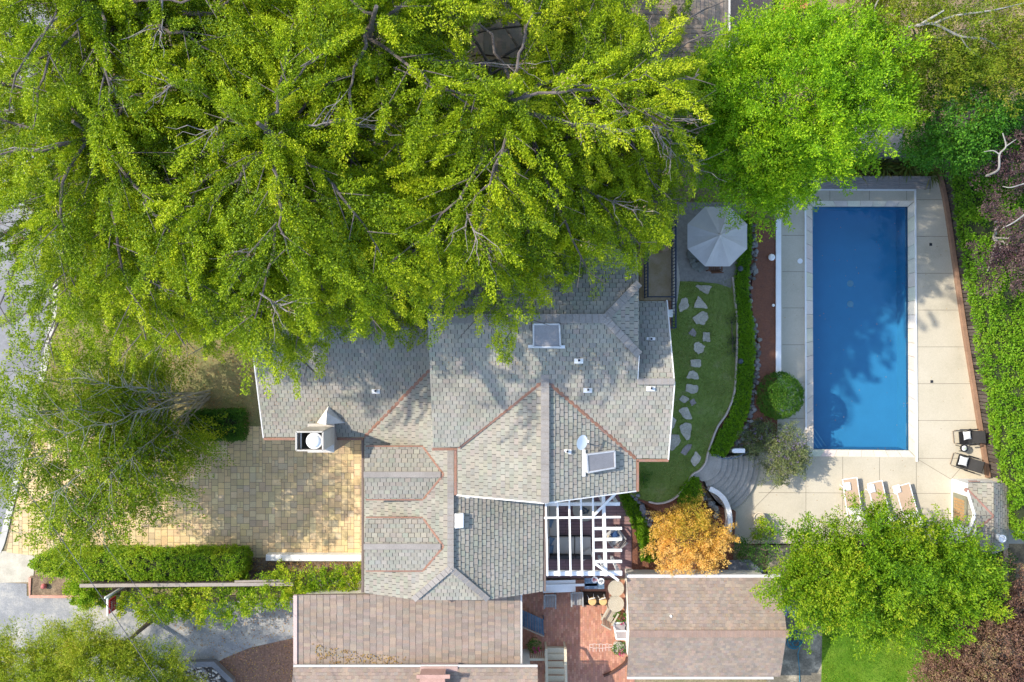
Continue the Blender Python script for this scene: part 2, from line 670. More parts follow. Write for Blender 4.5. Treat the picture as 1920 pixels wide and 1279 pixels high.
SLATE = [(0.290, 0.272, 0.222), (0.308, 0.283, 0.230), (0.300, 0.270, 0.224), (0.278, 0.275, 0.222), (0.294, 0.277, 0.230), (0.312, 0.290, 0.233), (0.270, 0.260, 0.219)]
m_slate = M('grey_slate_roof', (1, 1, 1), 0.85, attr=True, var=0.2, scale=0.6, fine=30, fvar=0.12, rgb2=(0.25, 0.245, 0.215), thresh=(.53, .82))
BROWN = [(0.282, 0.216, 0.165), (0.262, 0.208, 0.166), (0.292, 0.222, 0.167), (0.245, 0.204, 0.168), (0.276, 0.216, 0.169), (0.256, 0.206, 0.168)]
m_brown = M('brown_shingle_roof', (1, 1, 1), 0.9, attr=True, var=0.16, scale=0.7, fine=28, fvar=0.16)
m_attr = M('coloured_stone', (1, 1, 1), 0.9, attr=True, var=0.14, scale=1.2, fine=26, fvar=0.12, bump=0.15)

# ================================================================== THE SETTING
# ground: one sheet
g = MB(); g.slab([(-400, -400), (400, -400), (400, 400), (-400, 400)], -3.2, -2.5)
o = g.build('ground', M('dry_ground', (0.30, 0.225, 0.14), 0.95, var=0.3, scale=0.8, fine=12, fvar=0.35, bump=0.4, rgb2=(0.17, 0.15, 0.08)))
tag(o, kind='structure')
# the upper yard the houses stand on
YARD = [(-9000, -9000), (1452, -9000), (1452, 800), (1400, 846), (1340, 852), (1322, 872), (1316, 903), (1335, 935), (1352, 965), (1360, 1022), (1440, 1028), (1440, 9000), (-9000, 9000)]
g = MB(); g.slab(XY(YARD, -.03), ZG, -.03)
tag(g.build('yard', MATS['dry_ground']), kind='structure')


def sheet(name, pts, z, mat, z0=-0.1):
    b = MB(); b.slab(XY(pts, z), z0, z)
    return tag(b.build(name, mat), kind='structure')


# street and the neighbour's asphalt drive
m_street = M('street_asphalt', (0.20, 0.20, 0.215), 0.9, var=0.18, scale=0.7, fine=20, fvar=0.12, rgb2=(0.25, 0.25, 0.26))
sheet('street', [(-900, -500), (190, -500), (160, 0), (120, 400), (92, 640), (40, 860), (8, 1000), (-14, 1110), (-30, 1700), (-900, 1700)], -0.012, m_street)
m_drive = M('blue_grey_asphalt', (0.27, 0.272, 0.275), 0.9, var=0.3, scale=0.9, fine=18, fvar=0.2, rgb2=(0.37, 0.345, 0.30), thresh=(0.45, 0.65))
sheet('asphalt_driveway', [(-30, 1092), (50, 1095), (50, 1118), (250, 1118), (260, 1140), (560, 1120), (560, 1200), (470, 1215), (420, 1235), (380, 1260), (360, 1400), (-30, 1400)], -0.008, m_drive)
sheet('sidewalk', [(-14, 1034), (66, 1034), (62, 1092), (-18, 1094)], -0.004, M('sidewalk_concrete', (0.45, 0.41, 0.33), 0.9, var=0.25, scale=2, fvar=0.15))
b = MB(); strip_wall(b, smooth_curve(PL([(158, -100), (118, 400), (92, 640), (40, 860), (8, 1000), (-4, 1036)])), 0.28, -0.1, 0.012)
tag(b.build('kerb', M('kerb_concrete', (0.46, 0.44, 0.40), 0.9, var=0.2)), kind='structure')

# paver driveway
PAV = [(0.60, 0.44, 0.225), (0.575, 0.425, 0.225), (0.62, 0.475, 0.27), (0.51, 0.385, 0.22), (0.57, 0.415, 0.235), (0.54, 0.405, 0.22), (0.60, 0.46, 0.255), (0.50, 0.39, 0.245)]
dp = [(12, 1036), (40, 900), (66, 815), (100, 795), (470, 800), (500, 800), (700, 800), (700, 1053), (497, 1046), (300, 1046), (60, 1042)]
dpw = XY(dp)
b = MB(); b.slab(dpw, -0.1, 0.0, col=(0.15, 0.125, 0.09))
x0, x1, y0, y1 = bounds(dpw)
tile_floor(b, dpw, ashlar(x0, x1, y0, y1, 0.148, 3, True), 0.006, PAV, gap=0.016, seed=5, jit=0.09, h=0.004)
tag(b.build('driveway', m_attr), kind='structure')

# beds round the driveway
sheet('planting_bed', [(440, 1046), (690, 1052), (690, 1112), (440, 1112)], 0.03, m_soil)
sheet('front_garden', [(120, 420), (520, 420), (520, 800), (80, 800), (96, 640)], 0.0, M('dry_front_lawn', (0.27, 0.225, 0.105), 0.95, var=0.3, scale=1.2, fine=25, fvar=0.3, bump=0.4, rgb2=(0.15, 0.16, 0.06)))
sheet('brick_path', [(420, 1235), (470, 1215), (560, 1195), (560, 1400), (360, 1400), (385, 1262)], 0.004, M('leafy_brick_path', (0.23, 0.14, 0.10), 0.95, var=0.45, scale=2, fine=11, fvar=0.5, rgb2=(0.14, 0.085, 0.065)))

# brick courtyard
BR = [(0.44, 0.205, 0.13), (0.47, 0.23, 0.15), (0.40, 0.185, 0.125), (0.50, 0.255, 0.17), (0.42, 0.21, 0.145)]
cw = XY([(972, 1088), (1190, 1088), (1190, 1420), (972, 1420)])
b = MB(); b.slab(cw, -0.1, 0.0, col=(0.30, 0.15, 0.10))
x0, x1, y0, y1 = bounds(cw)
tile_floor(b, cw, bond(x0, x1, y0, y1, 0.2, 0.1, True), 0.005, BR, gap=0.008, seed=8, jit=0.12)
tag(b.build('brick_courtyard', m_attr), kind='structure')

# plum-coloured boarded patio
pw = XY([(1012, 905), (1166, 905), (1176, 950), (1190, 980), (1200, 1010), (1204, 1048), (1190, 1084), (1012, 1084)])
b = MB(); b.slab(pw, -0.1, 0.05, col=(0.06, 0.035, 0.035))
x0, x1, y0, y1 = bounds(pw)
tile_floor(b, pw, bond(x0, x1, y0, y1, 2.4, 0.14), 0.062, [(0.26, 0.16, 0.155), (0.24, 0.148, 0.145), (0.27, 0.172, 0.165)], gap=0.01, seed=2, jit=0.08)
tag(b.build('patio', m_attr), kind='structure')

# raised garden between patio and lawn
sheet('garden_bed', [(1186, 925), (1262, 925), (1380, 960), (1372, 1090), (1186, 1090)], 0.28, m_mulch)

# lawn terrace
bedw = [(1150, 380), (1420, 380), (1418, 480), (1404, 548), (1412, 600), (1420, 650), (1418, 700), (1410, 760), (1404, 800), (1372, 846), (1340, 850), (1322, 868), (1312, 884), (1318, 905), (1322, 930), (1316, 955), (1240, 962), (1200, 940), (1150, 900)]
sheet('garden_terrace', bedw, ZL - 0.03, m_mulch)
EDGE = [(1373, 520), (1377, 560), (1381, 600), (1381, 640), (1379, 700), (1375, 740), (1362, 775), (1345, 800), (1333, 830), (1326, 852), (1322, 868), (1311, 882), (1298, 890), (1285, 910), (1268, 931), (1250, 941), (1232, 944), (1216, 941)]
lawn_px = [(1262, 524), (1350, 528)] + EDGE + [(1196, 935), (1160, 915), (1150, 850), (1150, 610), (1256, 606), (1266, 560)]
m_lawn = M('shaded_lawn', (0.17, 0.23, 0.05), 0.95, var=0.35, scale=1.4, fine=40, fvar=0.4, bump=0.7, rgb2=(0.17, 0.17, 0.075), thresh=(0.52, 0.75))
sheet('lawn', lawn_px, ZL, m_lawn, 0.4)
sheet('stone_patio', [(1258, 380), (1400, 380), (1396, 470), (1384, 515), (1370, 540), (1345, 532), (1300, 528), (1262, 528)], ZL + 0.02, M('flagstone', (0.27, 0.25, 0.22), 0.9, var=0.3, scale=1.4, fine=9, fvar=0.2, rgb2=(0.20, 0.19, 0.17)), 0.4)
sheet('garden_path', [(1256, 440), (1264, 470), (1272, 500), (1275, 525), (1271, 560), (1264, 590), (1256, 600)], ZL + 0.025, M('pale_path_concrete', (0.38, 0.35, 0.30), 0.9, var=0.12), 0.4)

# pool terrace with the pool let into it
CTR = (1318, 868)
def arc_px(r, a0, a1, n=16):
    return [(CTR[0] + r * math.cos(R(a0 + (a1 - a0) * i / n)), CTR[1] + r * math.sin(R(a0 + (a1 - a0) * i / n))) for i in range(n + 1)]


POOL = [(1523, 388), (1702, 388), (1704, 845), (1525, 843)]
COPE = [(1511, 377), (1715, 377), (1717, 858), (1513, 856)]
deck_px = [(1446, 330), (1762, 330), (1788, 480), (1800, 560), (1812, 640), (1830, 760), (1850, 885), (1920, 900), (1920, 1020), (1376, 1020), (1369, 985), (1372, 960)] + arc_px(105, 58, -6, 14) + [(1424, 850), (1446, 800)]
b = MB(); b.slab(XY(deck_px, ZP), ZG, ZP, holes=[XY(COPE, ZP)[::-1]])
tag(b.build('pool_deck', m_concrete), kind='structure')
b = MB()
for a, c in [((1467, 442), (1510, 442)), ((1467, 510), (1510, 510)), ((1467, 578), (1510, 578)), ((1467, 647), (1510, 647)), ((1467, 717), (1510, 717)), ((1467, 785), (1511, 785)),
             ((1717, 375), (1767, 375)), ((1717, 444), (1780, 444)), ((1717, 513), (1790, 513)), ((1718, 582), (1800, 582)), ((1718, 651), (1811, 651)), ((1718, 720), (1822, 720)), ((1718, 789), (1832, 789)),
             ((1718, 860), (1845, 860)), ((1580, 857), (1580, 1015)), ((1649, 858), (1649, 1015)), ((1718, 860), (1718, 1015)), ((1422, 924), (1782, 926)), ((1718, 860), (1783, 899)), ((1783, 899), (1803, 876)),
             ((1455, 912), (1412, 955)), ((1511, 857), (1511, 1015)), ((1630, 356), (1630, 376)), ((1556, 356), (1556, 376)), ((1700, 356), (1700, 376))]:
    p, q = P(*a, ZP), P(*c, ZP)
    d = (q - p).normalized(); s = Vector((-d.y, d.x, 0)) * 0.011
    b.add([Vector((v.x, v.y, ZP + 0.004)) for v in (p + s, p - s, q - s, q + s)], [(0, 1, 2, 3)])
tag(b.build('deck_joint', m_joint), kind='structure')
# coping stones
po, co = XY(POOL, ZP), XY(COPE, ZP)
COP = [(0.66, 0.60, 0.49), (0.62, 0.57, 0.48), (0.69, 0.62, 0.50), (0.64, 0.58, 0.46)]
b = MB()
rs = random.Random(4)
for i in range(4):
    a, c = Vector((*co[i], 0)), Vector((*co[(i + 1) % 4], 0))
    e, f = Vector((*po[i], 0)), Vector((*po[(i + 1) % 4], 0))
    k = 8 if i % 2 == 0 else 18
    for j in range(k):
        t0, t1 = (j + 0.012) / k, (j + 1 - 0.012) / k
        if j == 0: t0 = 0.002
        if j == k - 1: t1 = 0.998
        q = [a.lerp(c, t0), a.lerp(c, t1), e.lerp(f, t1), e.lerp(f, t0)]
        col = tuple(x * rs.uniform(0.93, 1.05) for x in COP[rs.randrange(4)])
        zt = ZP + 0.02 + rs.uniform(0, 0.004)
        vs = [Vector((p.x, p.y, zt)) for p in q] + [Vector((p.x, p.y, ZP - 0.25)) for p in q]
        b.add(vs, [(3, 2, 1, 0), (4, 5, 6, 7), (0, 1, 5, 4), (1, 2, 6, 5), (2, 3, 7, 6), (3, 0, 4, 7)], col)
tag(b.build('pool_coping', m_attr), kind='structure')
# basin
m_pool = M('blue_pool_plaster', (0.060, 0.24, 0.40), 0.8, var=0.06, scale=1.2, fine=45, fvar=0.14)
DEEP = 1.15
b = MB()
zb = ZP - DEEP
ring_t = [Vector((x, y, ZP - 0.02)) for x, y in po]; ring_b = [Vector((x, y, zb)) for x, y in po]
b.add(ring_t + ring_b, [(4, 7, 6, 5)] + [(i, (i + 1) % 4, 4 + (i + 1) % 4, 4 + i) for i in range(4)])
sx, sy = po[3]
for k in range(3):     # corner steps at the shallow end, bench at the deep end
    w = 0.95 - 0.3 * k
    b.slab([(sx, sy), (sx + w, sy), (sx, sy + w * 1.45)], zb + 0.01, zb + 0.28 * (k + 1))
bx, by = po[0]
b.slab([(bx, by - 1.1), (bx + 0.22, by - 0.85), (bx + 0.22, by), (bx, by)], zb + 0.01, ZP - 0.45)
tag(b.build('pool_basin', m_pool), kind='structure')
b = MB()
for k in range(3):
    w = 0.95 - 0.3 * k; z = zb + 0.28 * (k + 1)
    b.bar((sx + w, sy + .02, z + .006), (sx + .02, sy + w * 1.45, z + .006), .05, .012)
b.bar((bx + .22, by - .85, ZP - .44), (bx + .22, by - .03, ZP - .44), .04, .012); b.bar((bx, by - 1.1, ZP - .44), (bx + .22, by - .85, ZP - .44), .04, .012)
tag(b.build('pool_step_tile', M('pale_blue_tile', (.16, .36, .47), .4)), kind='structure')
b = MB(); ti = [Vector((x, y, 0)) for x, y in po]; cen = sum(ti, Vector()) / 4
for i in range(4):
    a, c = ti[i], ti[(i + 1) % 4]; ina = (cen - (a + c) / 2).normalized() * .012
    b.add([Vector((a.x + ina.x, a.y + ina.y, ZP - .02)), Vector((c.x + ina.x, c.y + ina.y, ZP - .02)), Vector((c.x + ina.x, c.y + ina.y, ZP - .2)), Vector((a.x + ina.x, a.y + ina.y, ZP - .2))], [(0, 1, 2, 3)])
tag(b.build('pool_tile_line', M('dark_blue_tile', (.04, .10, .17), .3, var=.3, scale=9)), kind='structure')
b = MB(); b.lathe((cen.x, cen.y + 2.2, zb), [(.16, .004), (.15, .02), (.02, .025), (.001, .025)], 20); b.lathe((cen.x, cen.y + 1.2, zb), [(.16, .004), (.15, .02), (.02, .025), (.001, .025)], 20)
tag(b.build('pool_drain', M('pool_drain_grey', (.20, .30, .36), .5)), kind='structure')
# water
mw, nt, out = nodes_for('pool_water')
tr = N(nt, 'ShaderNodeBsdfTransparent'); tr.inputs[0].default_value = (0.62, 0.86, 0.94, 1)
gl = N(nt, 'ShaderNodeBsdfGlossy'); gl.inputs['Roughness'].default_value = 0.03
mx = N(nt, 'ShaderNodeMixShader')
nz = N(nt, 'ShaderNodeTexNoise'); nz.inputs['Scale'].default_value = 3.5; nz.inputs['Detail'].default_value = 3
tcw = N(nt, 'ShaderNodeTexCoord'); nt.links.new(tcw.outputs['Object'], nz.inputs['Vector'])
bp = N(nt, 'ShaderNodeBump'); bp.inputs['Strength'].default_value = 0.15; bp.inputs['Distance'].default_value = 0.02
nt.links.new(nz.outputs['Fac'], bp.inputs['Height'])
nt.links.new(bp.outputs[0], gl.inputs['Normal'])
mx.inputs[0].default_value = 0.05; nt.links.new(tr.outputs[0], mx.inputs[1]); nt.links.new(gl.outputs[0], mx.inputs[2])
nt.links.new(mx.outputs[0], out.inputs['Surface'])
b = MB(); b.add([Vector((x, y, ZP - 0.07)) for x, y in po], [(3, 2, 1, 0)])
tag(b.build('pool_water', mw), kind='structure')
# cover rails beside the coping
for nm, a, c, lab in (('cover_rail', (1510, 383), (1511, 806), 'long white metal rail set in the deck on the house side of the pool'),
                      ('cover_rail', (1716, 352), (1719, 866), 'long white metal rail set in the deck on the fence side of the pool')):
    b = MB(); b.bar(P(*a, ZP + 0.03), P(*c, ZP + 0.03), 0.07, 0.06)
    tag(b.build(nm, m_white), lab, 'rail', 'white rails along the pool')
b = MB(); b.bar(P(1523, 356, ZP + 0.1), P(1714, 357, ZP + 0.1), 0.07, 0.06)
tag(b.build('cover_rail', m_white), 'white metal rail along the front edge of the slatted bench', 'rail', 'white rails along the pool')

# steps from the lawn up to the pool deck
b = MB()
rise = (ZP - ZL) / 8
m_steps = M('step_concrete', (0.36, 0.335, 0.295), 0.9, var=0.22, scale=1.6, fine=14, fvar=0.12)
land = [(1322, 872), (1326, 855), (1333, 849), (1350, 852), (1353, 862)] + arc_px(35, 0, 82, 8) + [(1316, 903), (1300, 892), (1312, 884)]
b.slab(XY(land, ZL + 0.03), ZG, ZL + 0.03)
for i in range(8):
    r0, r1 = 35 + 10 * i, 35 + 10 * (i + 1)
    zt = ZL + 0.03 + rise * (i + 1) - (0.035 if i == 7 else 0)
    a0, a1 = (-14 + i * 1.2, 84 - i * 3.4)
    po_ = [P(x, y, zt) for x, y in arc_px(r0, a0, a1, 14)]
    qo_ = [P(x, y, zt) for x, y in arc_px(r1 + (0.3 if i < 7 else 0), a0, a1 - 3, 14)]
    b.slab([(p.x, p.y) for p in po_] + [(p.x, p.y) for p in reversed(qo_)], ZG, zt)
tag(b.build('garden_steps', m_steps), kind='structure')

# ground beyond the fence and north of the pool
sheet('bank', [(1774, 300), (1800, 440), (1822, 600), (1842, 740), (1862, 890), (1925, 898), (1925, 1018), (1780, 1022), (1780, 3000), (4000, 3000), (4000, -2500), (1460, -2500), (1460, 285), (1764, 298)], ZP - 0.06, M('shady_bank', (0.16, 0.12, 0.075), 0.95, var=0.35, scale=1.5, fine=15, fvar=0.35, rgb2=(0.27, 0.20, 0.11)), ZG)
sheet('stone_path', [(1600, 150), (1692, 150), (1694, 292), (1596, 292)], ZP - 0.03, M('grey_path_stone', (0.28, 0.27, 0.25), 0.9, var=0.2), ZG)
sheet('gravel_path', [(1694, 180), (1730, 180), (1728, 290), (1694, 290)], ZP - 0.04, M('tan_gravel', (0.44, 0.32, 0.19), 0.95, var=0.25, fine=30, fvar=0.3), ZG)
# mulch bank between the rock wall and the white wall
rw = [(1411, 410), (1414, 470), (1411, 510), (1405, 545), (1405, 570), (1411, 600), (1419, 640), (1419, 690), (1414, 730), (1410, 770), (1400, 800), (1382, 835)]
lw = smooth_curve(PL([(x + 3, y) for x, y in rw], .72), 4)
rwall = [P(1458, 410 + (840 - 410) * i / (len(lw) - 1), .45) for i in range(len(lw))]
b = MB()
vs = []
for a, c in zip(lw, rwall):
    vs += [Vector((a.x, a.y, 0.2)), Vector((a.x, a.y, .72)), Vector(((a.x + c.x) / 2, a.y, .6)), Vector((c.x, a.y, .42))]
fs = []
for i in range(len(lw) - 1):
    o_ = i * 4
    for k in range(3): fs.append((o_ + k, o_ + k + 1, o_ + 5 + k, o_ + 4 + k)[::-1])
b.add(vs, fs)
tag(b.build('mulch_bank', m_mulch), kind='structure')
# neighbour's lawn in the corner
m_lawn2 = M('sunny_lawn', (0.085, 0.19, 0.008), 0.95, var=0.3, scale=1.1, fine=35, fvar=0.35, bump=0.7, rgb2=(0.12, 0.20, 0.015))
sheet('corner_lawn', [(1545, 1030), (1790, 1030), (1790, 1500), (1510, 1500), (1540, 1280)], 0.25, m_lawn2, ZG)
sheet('side_yard', [(1440, 1030), (1546, 1030), (1541, 1280), (1510, 1500), (1440, 1500)], 0.24, M('bare_side_yard', (0.17, 0.15, 0.11), 0.95, var=0.35, scale=1.3, fine=14, fvar=0.3, rgb2=(0.36, 0.31, 0.22), thresh=(0.5, 0.7)), ZG)
sheet('neighbour_yard', [(600, -500), (1448, -500), (1448, 240), (1270, 270), (700, 180), (600, 120)], 0.0, M('pinkish_yard', (0.33, 0.22, 0.17), 0.95, var=0.25, scale=0.8, fine=14, fvar=0.2, rgb2=(0.25, 0.19, 0.14)))

# ================================================================== THE HOUSE
house = empty('house', 'large grey slate roofed house with several gables and copper valleys under the conifers', 'house', (0, -3, 0))
def part(mb, name, mat, root, label=None, **kw):
    o = mb.build(name, mat, root, **kw)
    if label: o['label'] = label
    return o


TW, TH = 0.255, 0.185
def S(b, poly, u, seed): shingles(b, poly, u, TW, TH, SLATE, seed, lift=0.028, gap=0.02, dark=(0.055, 0.05, 0.047), jit=0.09)


AP = (1.27, -1.48, 6.59)                                   # head of the south gable's valleys
b = MB()
S(b, [(-3.15, .84, 7.52), (3.47, .84, 7.52), (4.83, -.52, 6.976), (4.83, -1.56, 6.56), (6.25, -1.56, 6.56), (6.25, -4.71, 5.3), (4.97, -4.71, 5.3), AP, (-2.15, -4.24, 5.488), (-3.15, -4.24, 5.488)], (1, 0, 0), 1)
S(b, [(3.47, .84, 7.52), (4.83, 2.2, 6.976), (4.83, -.52, 6.976)], (0, 1, 0), 2)
S(b, [(-3.15, .84, 7.52), (-3.15, 6.0, 5.456), (4.83, 6.0, 5.456), (4.83, 2.2, 6.976), (3.47, .84, 7.52)], (1, 0, 0), 3)
S(b, [(4.86, -1.56, 6.56), (4.86, 1.6, 5.3), (6.2, 1.6, 5.3), (6.25, -1.56, 6.56)], (1, 0, 0), 4)
part(b, 'roof', m_slate, house)
b = MB()
S(b, [AP, (-2.19, -4.24, 5.3), (-2.19, -6.17, 5.3), (1.27, -6.23, 6.59)], (0, 1, 0), 5)
S(b, [AP, (1.27, -6.23, 6.59), (4.97, -6.0, 5.3), (4.97, -4.71, 5.3)], (0, 1, 0), 6)
part(b, 'roof', m_slate, house)
b = MB()
S(b, [(-2.53, -.31, 4.455), (-6.36, -4.14, 3.0), (-6.36, -10.84, 3.0), (-4.13, -10.86, 3.85), (-2.53, -9.35, 4.455)], (0, 1, 0), 7)
S(b, [(-2.53, -.31, 4.455), (-2.53, -9.35, 4.455), (-1.0, -10.86, 3.87), (1.33, -10.78, 3.0), (1.33, -.31, 3.0)], (0, 1, 0), 8)
S(b, [(-2.53, -9.35, 4.455), (-4.13, -10.86, 3.85), (-1.0, -10.86, 3.87)], (1, 0, 0), 9)
part(b, 'roof', m_slate, house)
b = MB()
S(b, [(-10.68, .67, 4.83), (-10.68, -4.14, 3.0), (-6.36, -4.14, 3.0), (-2.53, -.31, 4.455), (-2.53, .67, 4.83)], (1, 0, 0), 10)
S(b, [(-10.68, .67, 4.83), (-2.53, .67, 4.83), (-2.53, 5.5, 3.0), (-10.68, 5.5, 3.0)], (1, 0, 0), 11)
part(b, 'roof', m_slate, house)
b = MB()                                                   # low north wing under the trees
S(b, [(-4.6, 6.2, 3.0), (-1.0, 6.2, 4.4), (-1.0, 11.6, 4.4), (-4.6, 11.6, 3.0)], (0, 1, 0), 12)
S(b, [(2.6, 6.2, 3.0), (2.6, 11.6, 3.0), (-1.0, 11.6, 4.4), (-1.0, 6.2, 4.4)], (0, 1, 0), 13)
part(b, 'roof', m_slate, house)
for yc in (-5.52, -8.5):                                   # two gabled dormers
    b = MB()
    b.box((-4.6, yc, 3.4), (2.7, 1.8, 1.0))
    b.add([(-5.96, yc - .95, 3.85), (-5.96, yc + .95, 3.85), (-5.96, yc, 4.2), (-3.6, yc - .95, 3.85), (-3.6, yc + .95, 3.85), (-3.6, yc, 4.2)],
          [(0, 2, 1), (3, 4, 5), (0, 3, 5, 2), (1, 2, 5, 4)])
    dm = part(b, 'dormer', m_stucco, house)
    b = MB()
    S(b, [(-2.83, yc, 4.35), (-6.12, yc, 4.35), (-6.12, yc + 1.08, 4.0), (-3.7, yc + 1.08, 4.0)], (1, 0, 0), 14)
    S(b, [(-2.83, yc, 4.35), (-3.7, yc - 1.08, 4.0), (-6.12, yc - 1.08, 4.0), (-6.12, yc, 4.35)], (1, 0, 0), 15)
    part(b, 'dormer_roof', m_slate, dm)
    for s in (1, -1):
        b = MB(); b.bar((-2.83, yc, 4.375), (-3.7, yc + s * 1.08, 4.035), 0.08, 0.03)
        part(b, 'copper_flashing', m_copper, dm)
        b = MB(); b.bar((-3.68, yc + s * 1.12, 3.98), (-6.12, yc + s * 1.12, 3.96), 0.055, 0.07)
        part(b, 'gutter', m_copper, dm)
    b = MB(); b.bar((-2.95, yc, 4.375), (-6.13, yc, 4.375), 0.24, 0.05); part(b, 'ridge_cap', m_ridge, dm)


def cap_line(b, a, c, w=0.3, seg=0.0, h=0.06):
    a = Vector(a) + Vector((0, 0, .035)); c = Vector(c) + Vector((0, 0, .035))
    if not seg:
        b.bar(a, c, w, h); return
    n = max(1, int((c - a).length / seg))
    for i in range(n):
        t0, t1 = i / n, (i + 1) / n
        p, q = a.lerp(c, t0), a.lerp(c, t1)
        b.bar(p + Vector((0, 0, .02)), q, w, h)


for a, c, w in (((-3.15, .84, 7.52), (3.5, .84, 7.52), .34), ((3.47, .84, 7.52), (4.83, 2.2, 6.976), .3), ((3.47, .84, 7.52), (4.83, -.52, 6.976), .3), ((1.27, -1.3, 6.59), (1.27, -6.23, 6.59), .32),
                ((4.83, -1.56, 6.56), (6.27, -1.56, 6.56), .24), ((-2.53, -.4, 4.455), (-2.53, -9.38, 4.455), .26), ((-2.53, -9.35, 4.455), (-4.13, -10.84, 3.85), .26),
                ((-2.53, -9.35, 4.455), (-1.0, -10.84, 3.87), .24), ((-10.68, .67, 4.83), (-3.15, .67, 4.83), .3), ((-1, 6.2, 4.4), (-1, 11.6, 4.4), .28)):
    b = MB(); cap_line(b, a, c, w, 0.24); part(b, 'ridge_cap', m_ridge, house)
def valley(a, c, w=0.15):
    a, c = Vector(a), Vector(c)
    up = Vector((0, 0, 0.03))
    b = MB()
    b.bar(a + up, c + up, w, 0.02)
    b.bar(a + up * 1.6, c + up * 1.6, 0.035, 0.03)
    part(b, 'copper_flashing', m_copper, house)
valley(AP, (-2.17, -4.26, 5.40)); valley(AP, (4.97, -4.71, 5.3)); valley((-3.15, -.93, 4.22), (-6.36, -4.14, 3.0))
for a, c in (((4.97, -4.8, 5.27), (6.3, -4.8, 5.27)), ((5.05, -4.8, 5.27), (5.05, -6.05, 5.27)), ((-2.2, -4.33, 5.3), (-3.2, -4.33, 5.42)), ((-2.27, -4.3, 5.25), (-2.27, -6.2, 5.25)),
             ((1.41, -6.2, 2.94), (1.41, -10.8, 2.94)), ((-6.44, -4.2, 2.94), (-6.44, -10.85, 2.94)), ((-6.4, -4.22, 2.96), (-10.7, -4.22, 2.96))):
    b = MB(); b.bar(a, c, 0.11, 0.1)
    part(b, 'gutter', m_gut if abs(a[1] - c[1]) > 4 else m_copper, house, bevel=0.01)
b = MB()                                                   # walls
def wallbox(b, x0, x1, y0, y1, z0, z1): b.box(((x0 + x1) / 2, (y0 + y1) / 2, (z0 + z1) / 2), (x1 - x0, y1 - y0, z1 - z0))
wallbox(b, -2.8, 4.6, -4.2, 5.6, -.1, 5.25); wallbox(b, 4.6, 5.95, -4.2, 1.3, -.1, 5.1); wallbox(b, -1.9, 4.65, -5.8, -4.2, -.1, 5.1)
wallbox(b, -6.0, 1.0, -10.5, -4.203, -.1, 2.84); wallbox(b, -10.3, -2.8, -3.75, 5.2, -.1, 2.84); wallbox(b, -4.2, 2.2, 5.603, 11.3, -.1, 2.84)
for q in ([(-1.9, -5.8, 5.1), (4.65, -5.8, 5.1), (1.27, -5.8, 6.4)],):
    b.add(q + [(x, y + .15, z) for x, y, z in q], [(0, 1, 2), (5, 4, 3), (0, 2, 5, 3), (2, 1, 4, 5)])
q = [(5.95, -4.2, 5.1), (5.95, 1.3, 5.1), (5.95, -1.56, 6.36)]
b.add(q + [(x - .15, y, z) for x, y, z in q], [(0, 1, 2), (5, 4, 3), (0, 2, 5, 3), (2, 1, 4, 5)])
q = [(-10.3, -3.75, 2.84), (-10.3, 5.2, 2.84), (-10.3, .67, 4.62)]
b.add(q + [(x + .15, y, z) for x, y, z in q], [(0, 2, 1), (3, 4, 5), (0, 3, 5, 2), (1, 2, 5, 4)])
q = [(-6.0, -10.5, 2.84), (1.0, -10.5, 2.84), (-1.2, -10.5, 3.68), (-3.9, -10.5, 3.68)]
b.add(q + [(x, y + .15, z) for x, y, z in q], [(0, 1, 2, 3), (7, 6, 5, 4), (0, 3, 7, 4), (1, 5, 6, 2), (3, 2, 6, 7)])
part(b, 'wall', m_stucco, house)
for a, c, w, h in (((4.845, -.52, 6.9), (4.845, -1.56, 6.5), .03, .2), ((1.27, -6.26, 6.5), (-2.2, -6.2, 5.22), .05, .16), ((1.27, -6.26, 6.5), (5.0, -6.03, 5.22), .05, .16),
                   ((6.28, -4.75, 5.24), (6.28, -1.56, 6.5), .05, .16), ((6.26, -1.56, 6.5), (6.23, 1.62, 5.24), .05, .16), ((-10.71, -4.15, 2.94), (-10.71, .67, 4.76), .05, .16)):
    b = MB(); b.bar(a, c, w, h); part(b, 'bargeboard', m_white_old, house)
# chimney with its metal hood and round flue
b = MB()
wallbox(b, -8.6, -7.54, -4.68, -3.52, -.1, 3.6)
chim = part(b, 'chimney', M('chimney_shingle', (0.30, 0.29, 0.29), 0.9, var=0.2, scale=6, fine=30, fvar=0.2), house)
m_hood = M('painted_hood_metal', (0.50, 0.47, 0.42), 0.45, var=0.12, scale=2)
b = MB()
x0, x1, y0, y1, z0, z1 = -8.6, -7.54, -4.36, -3.62, 3.6, 5.55
for c, s in (((x0, (y0 + y1) / 2, (z0 + z1) / 2), (.03, y1 - y0, z1 - z0)), ((x1, (y0 + y1) / 2, (z0 + z1) / 2), (.03, y1 - y0, z1 - z0)),
             (((x0 + x1) / 2, y0, (z0 + z1) / 2), (x1 - x0 - .035, .03, z1 - z0)), (((x0 + x1) / 2, y1, (z0 + z1) / 2), (x1 - x0 - .035, .03, z1 - z0))):
    b.box(c, s)
b.box((-8.07, -4.1, 3.64), (1.12, 1.22, .07))
for a, c in (((x0, y0), (x1, y0)), ((x1, y0), (x1, y1)), ((x1, y1), (x0, y1)), ((x0, y1), (x0, y0))):
    b.bar((*a, z1 + .02), (*c, z1 + .02), .06, .05)
b.bar((-8.45, y1 - .05, 5.4), (-8.45, y0 + .05, 5.4), .05, .05)
part(b, 'chimney_hood', m_hood, chim)
b = MB(); b.lathe((-7.89, -3.99, 3.7), [(.27, 0), (.27, 1.7), (.335, 1.71), (.335, 1.81), (.30, 1.85), (.285, 1.82), (.27, 1.82), (.262, 1.84), (.26, 1.86), (.10, 1.89), (0.01, 1.9)], 28)
part(b, 'flue_cap', m_white, chim, smooth=True)
b = MB()
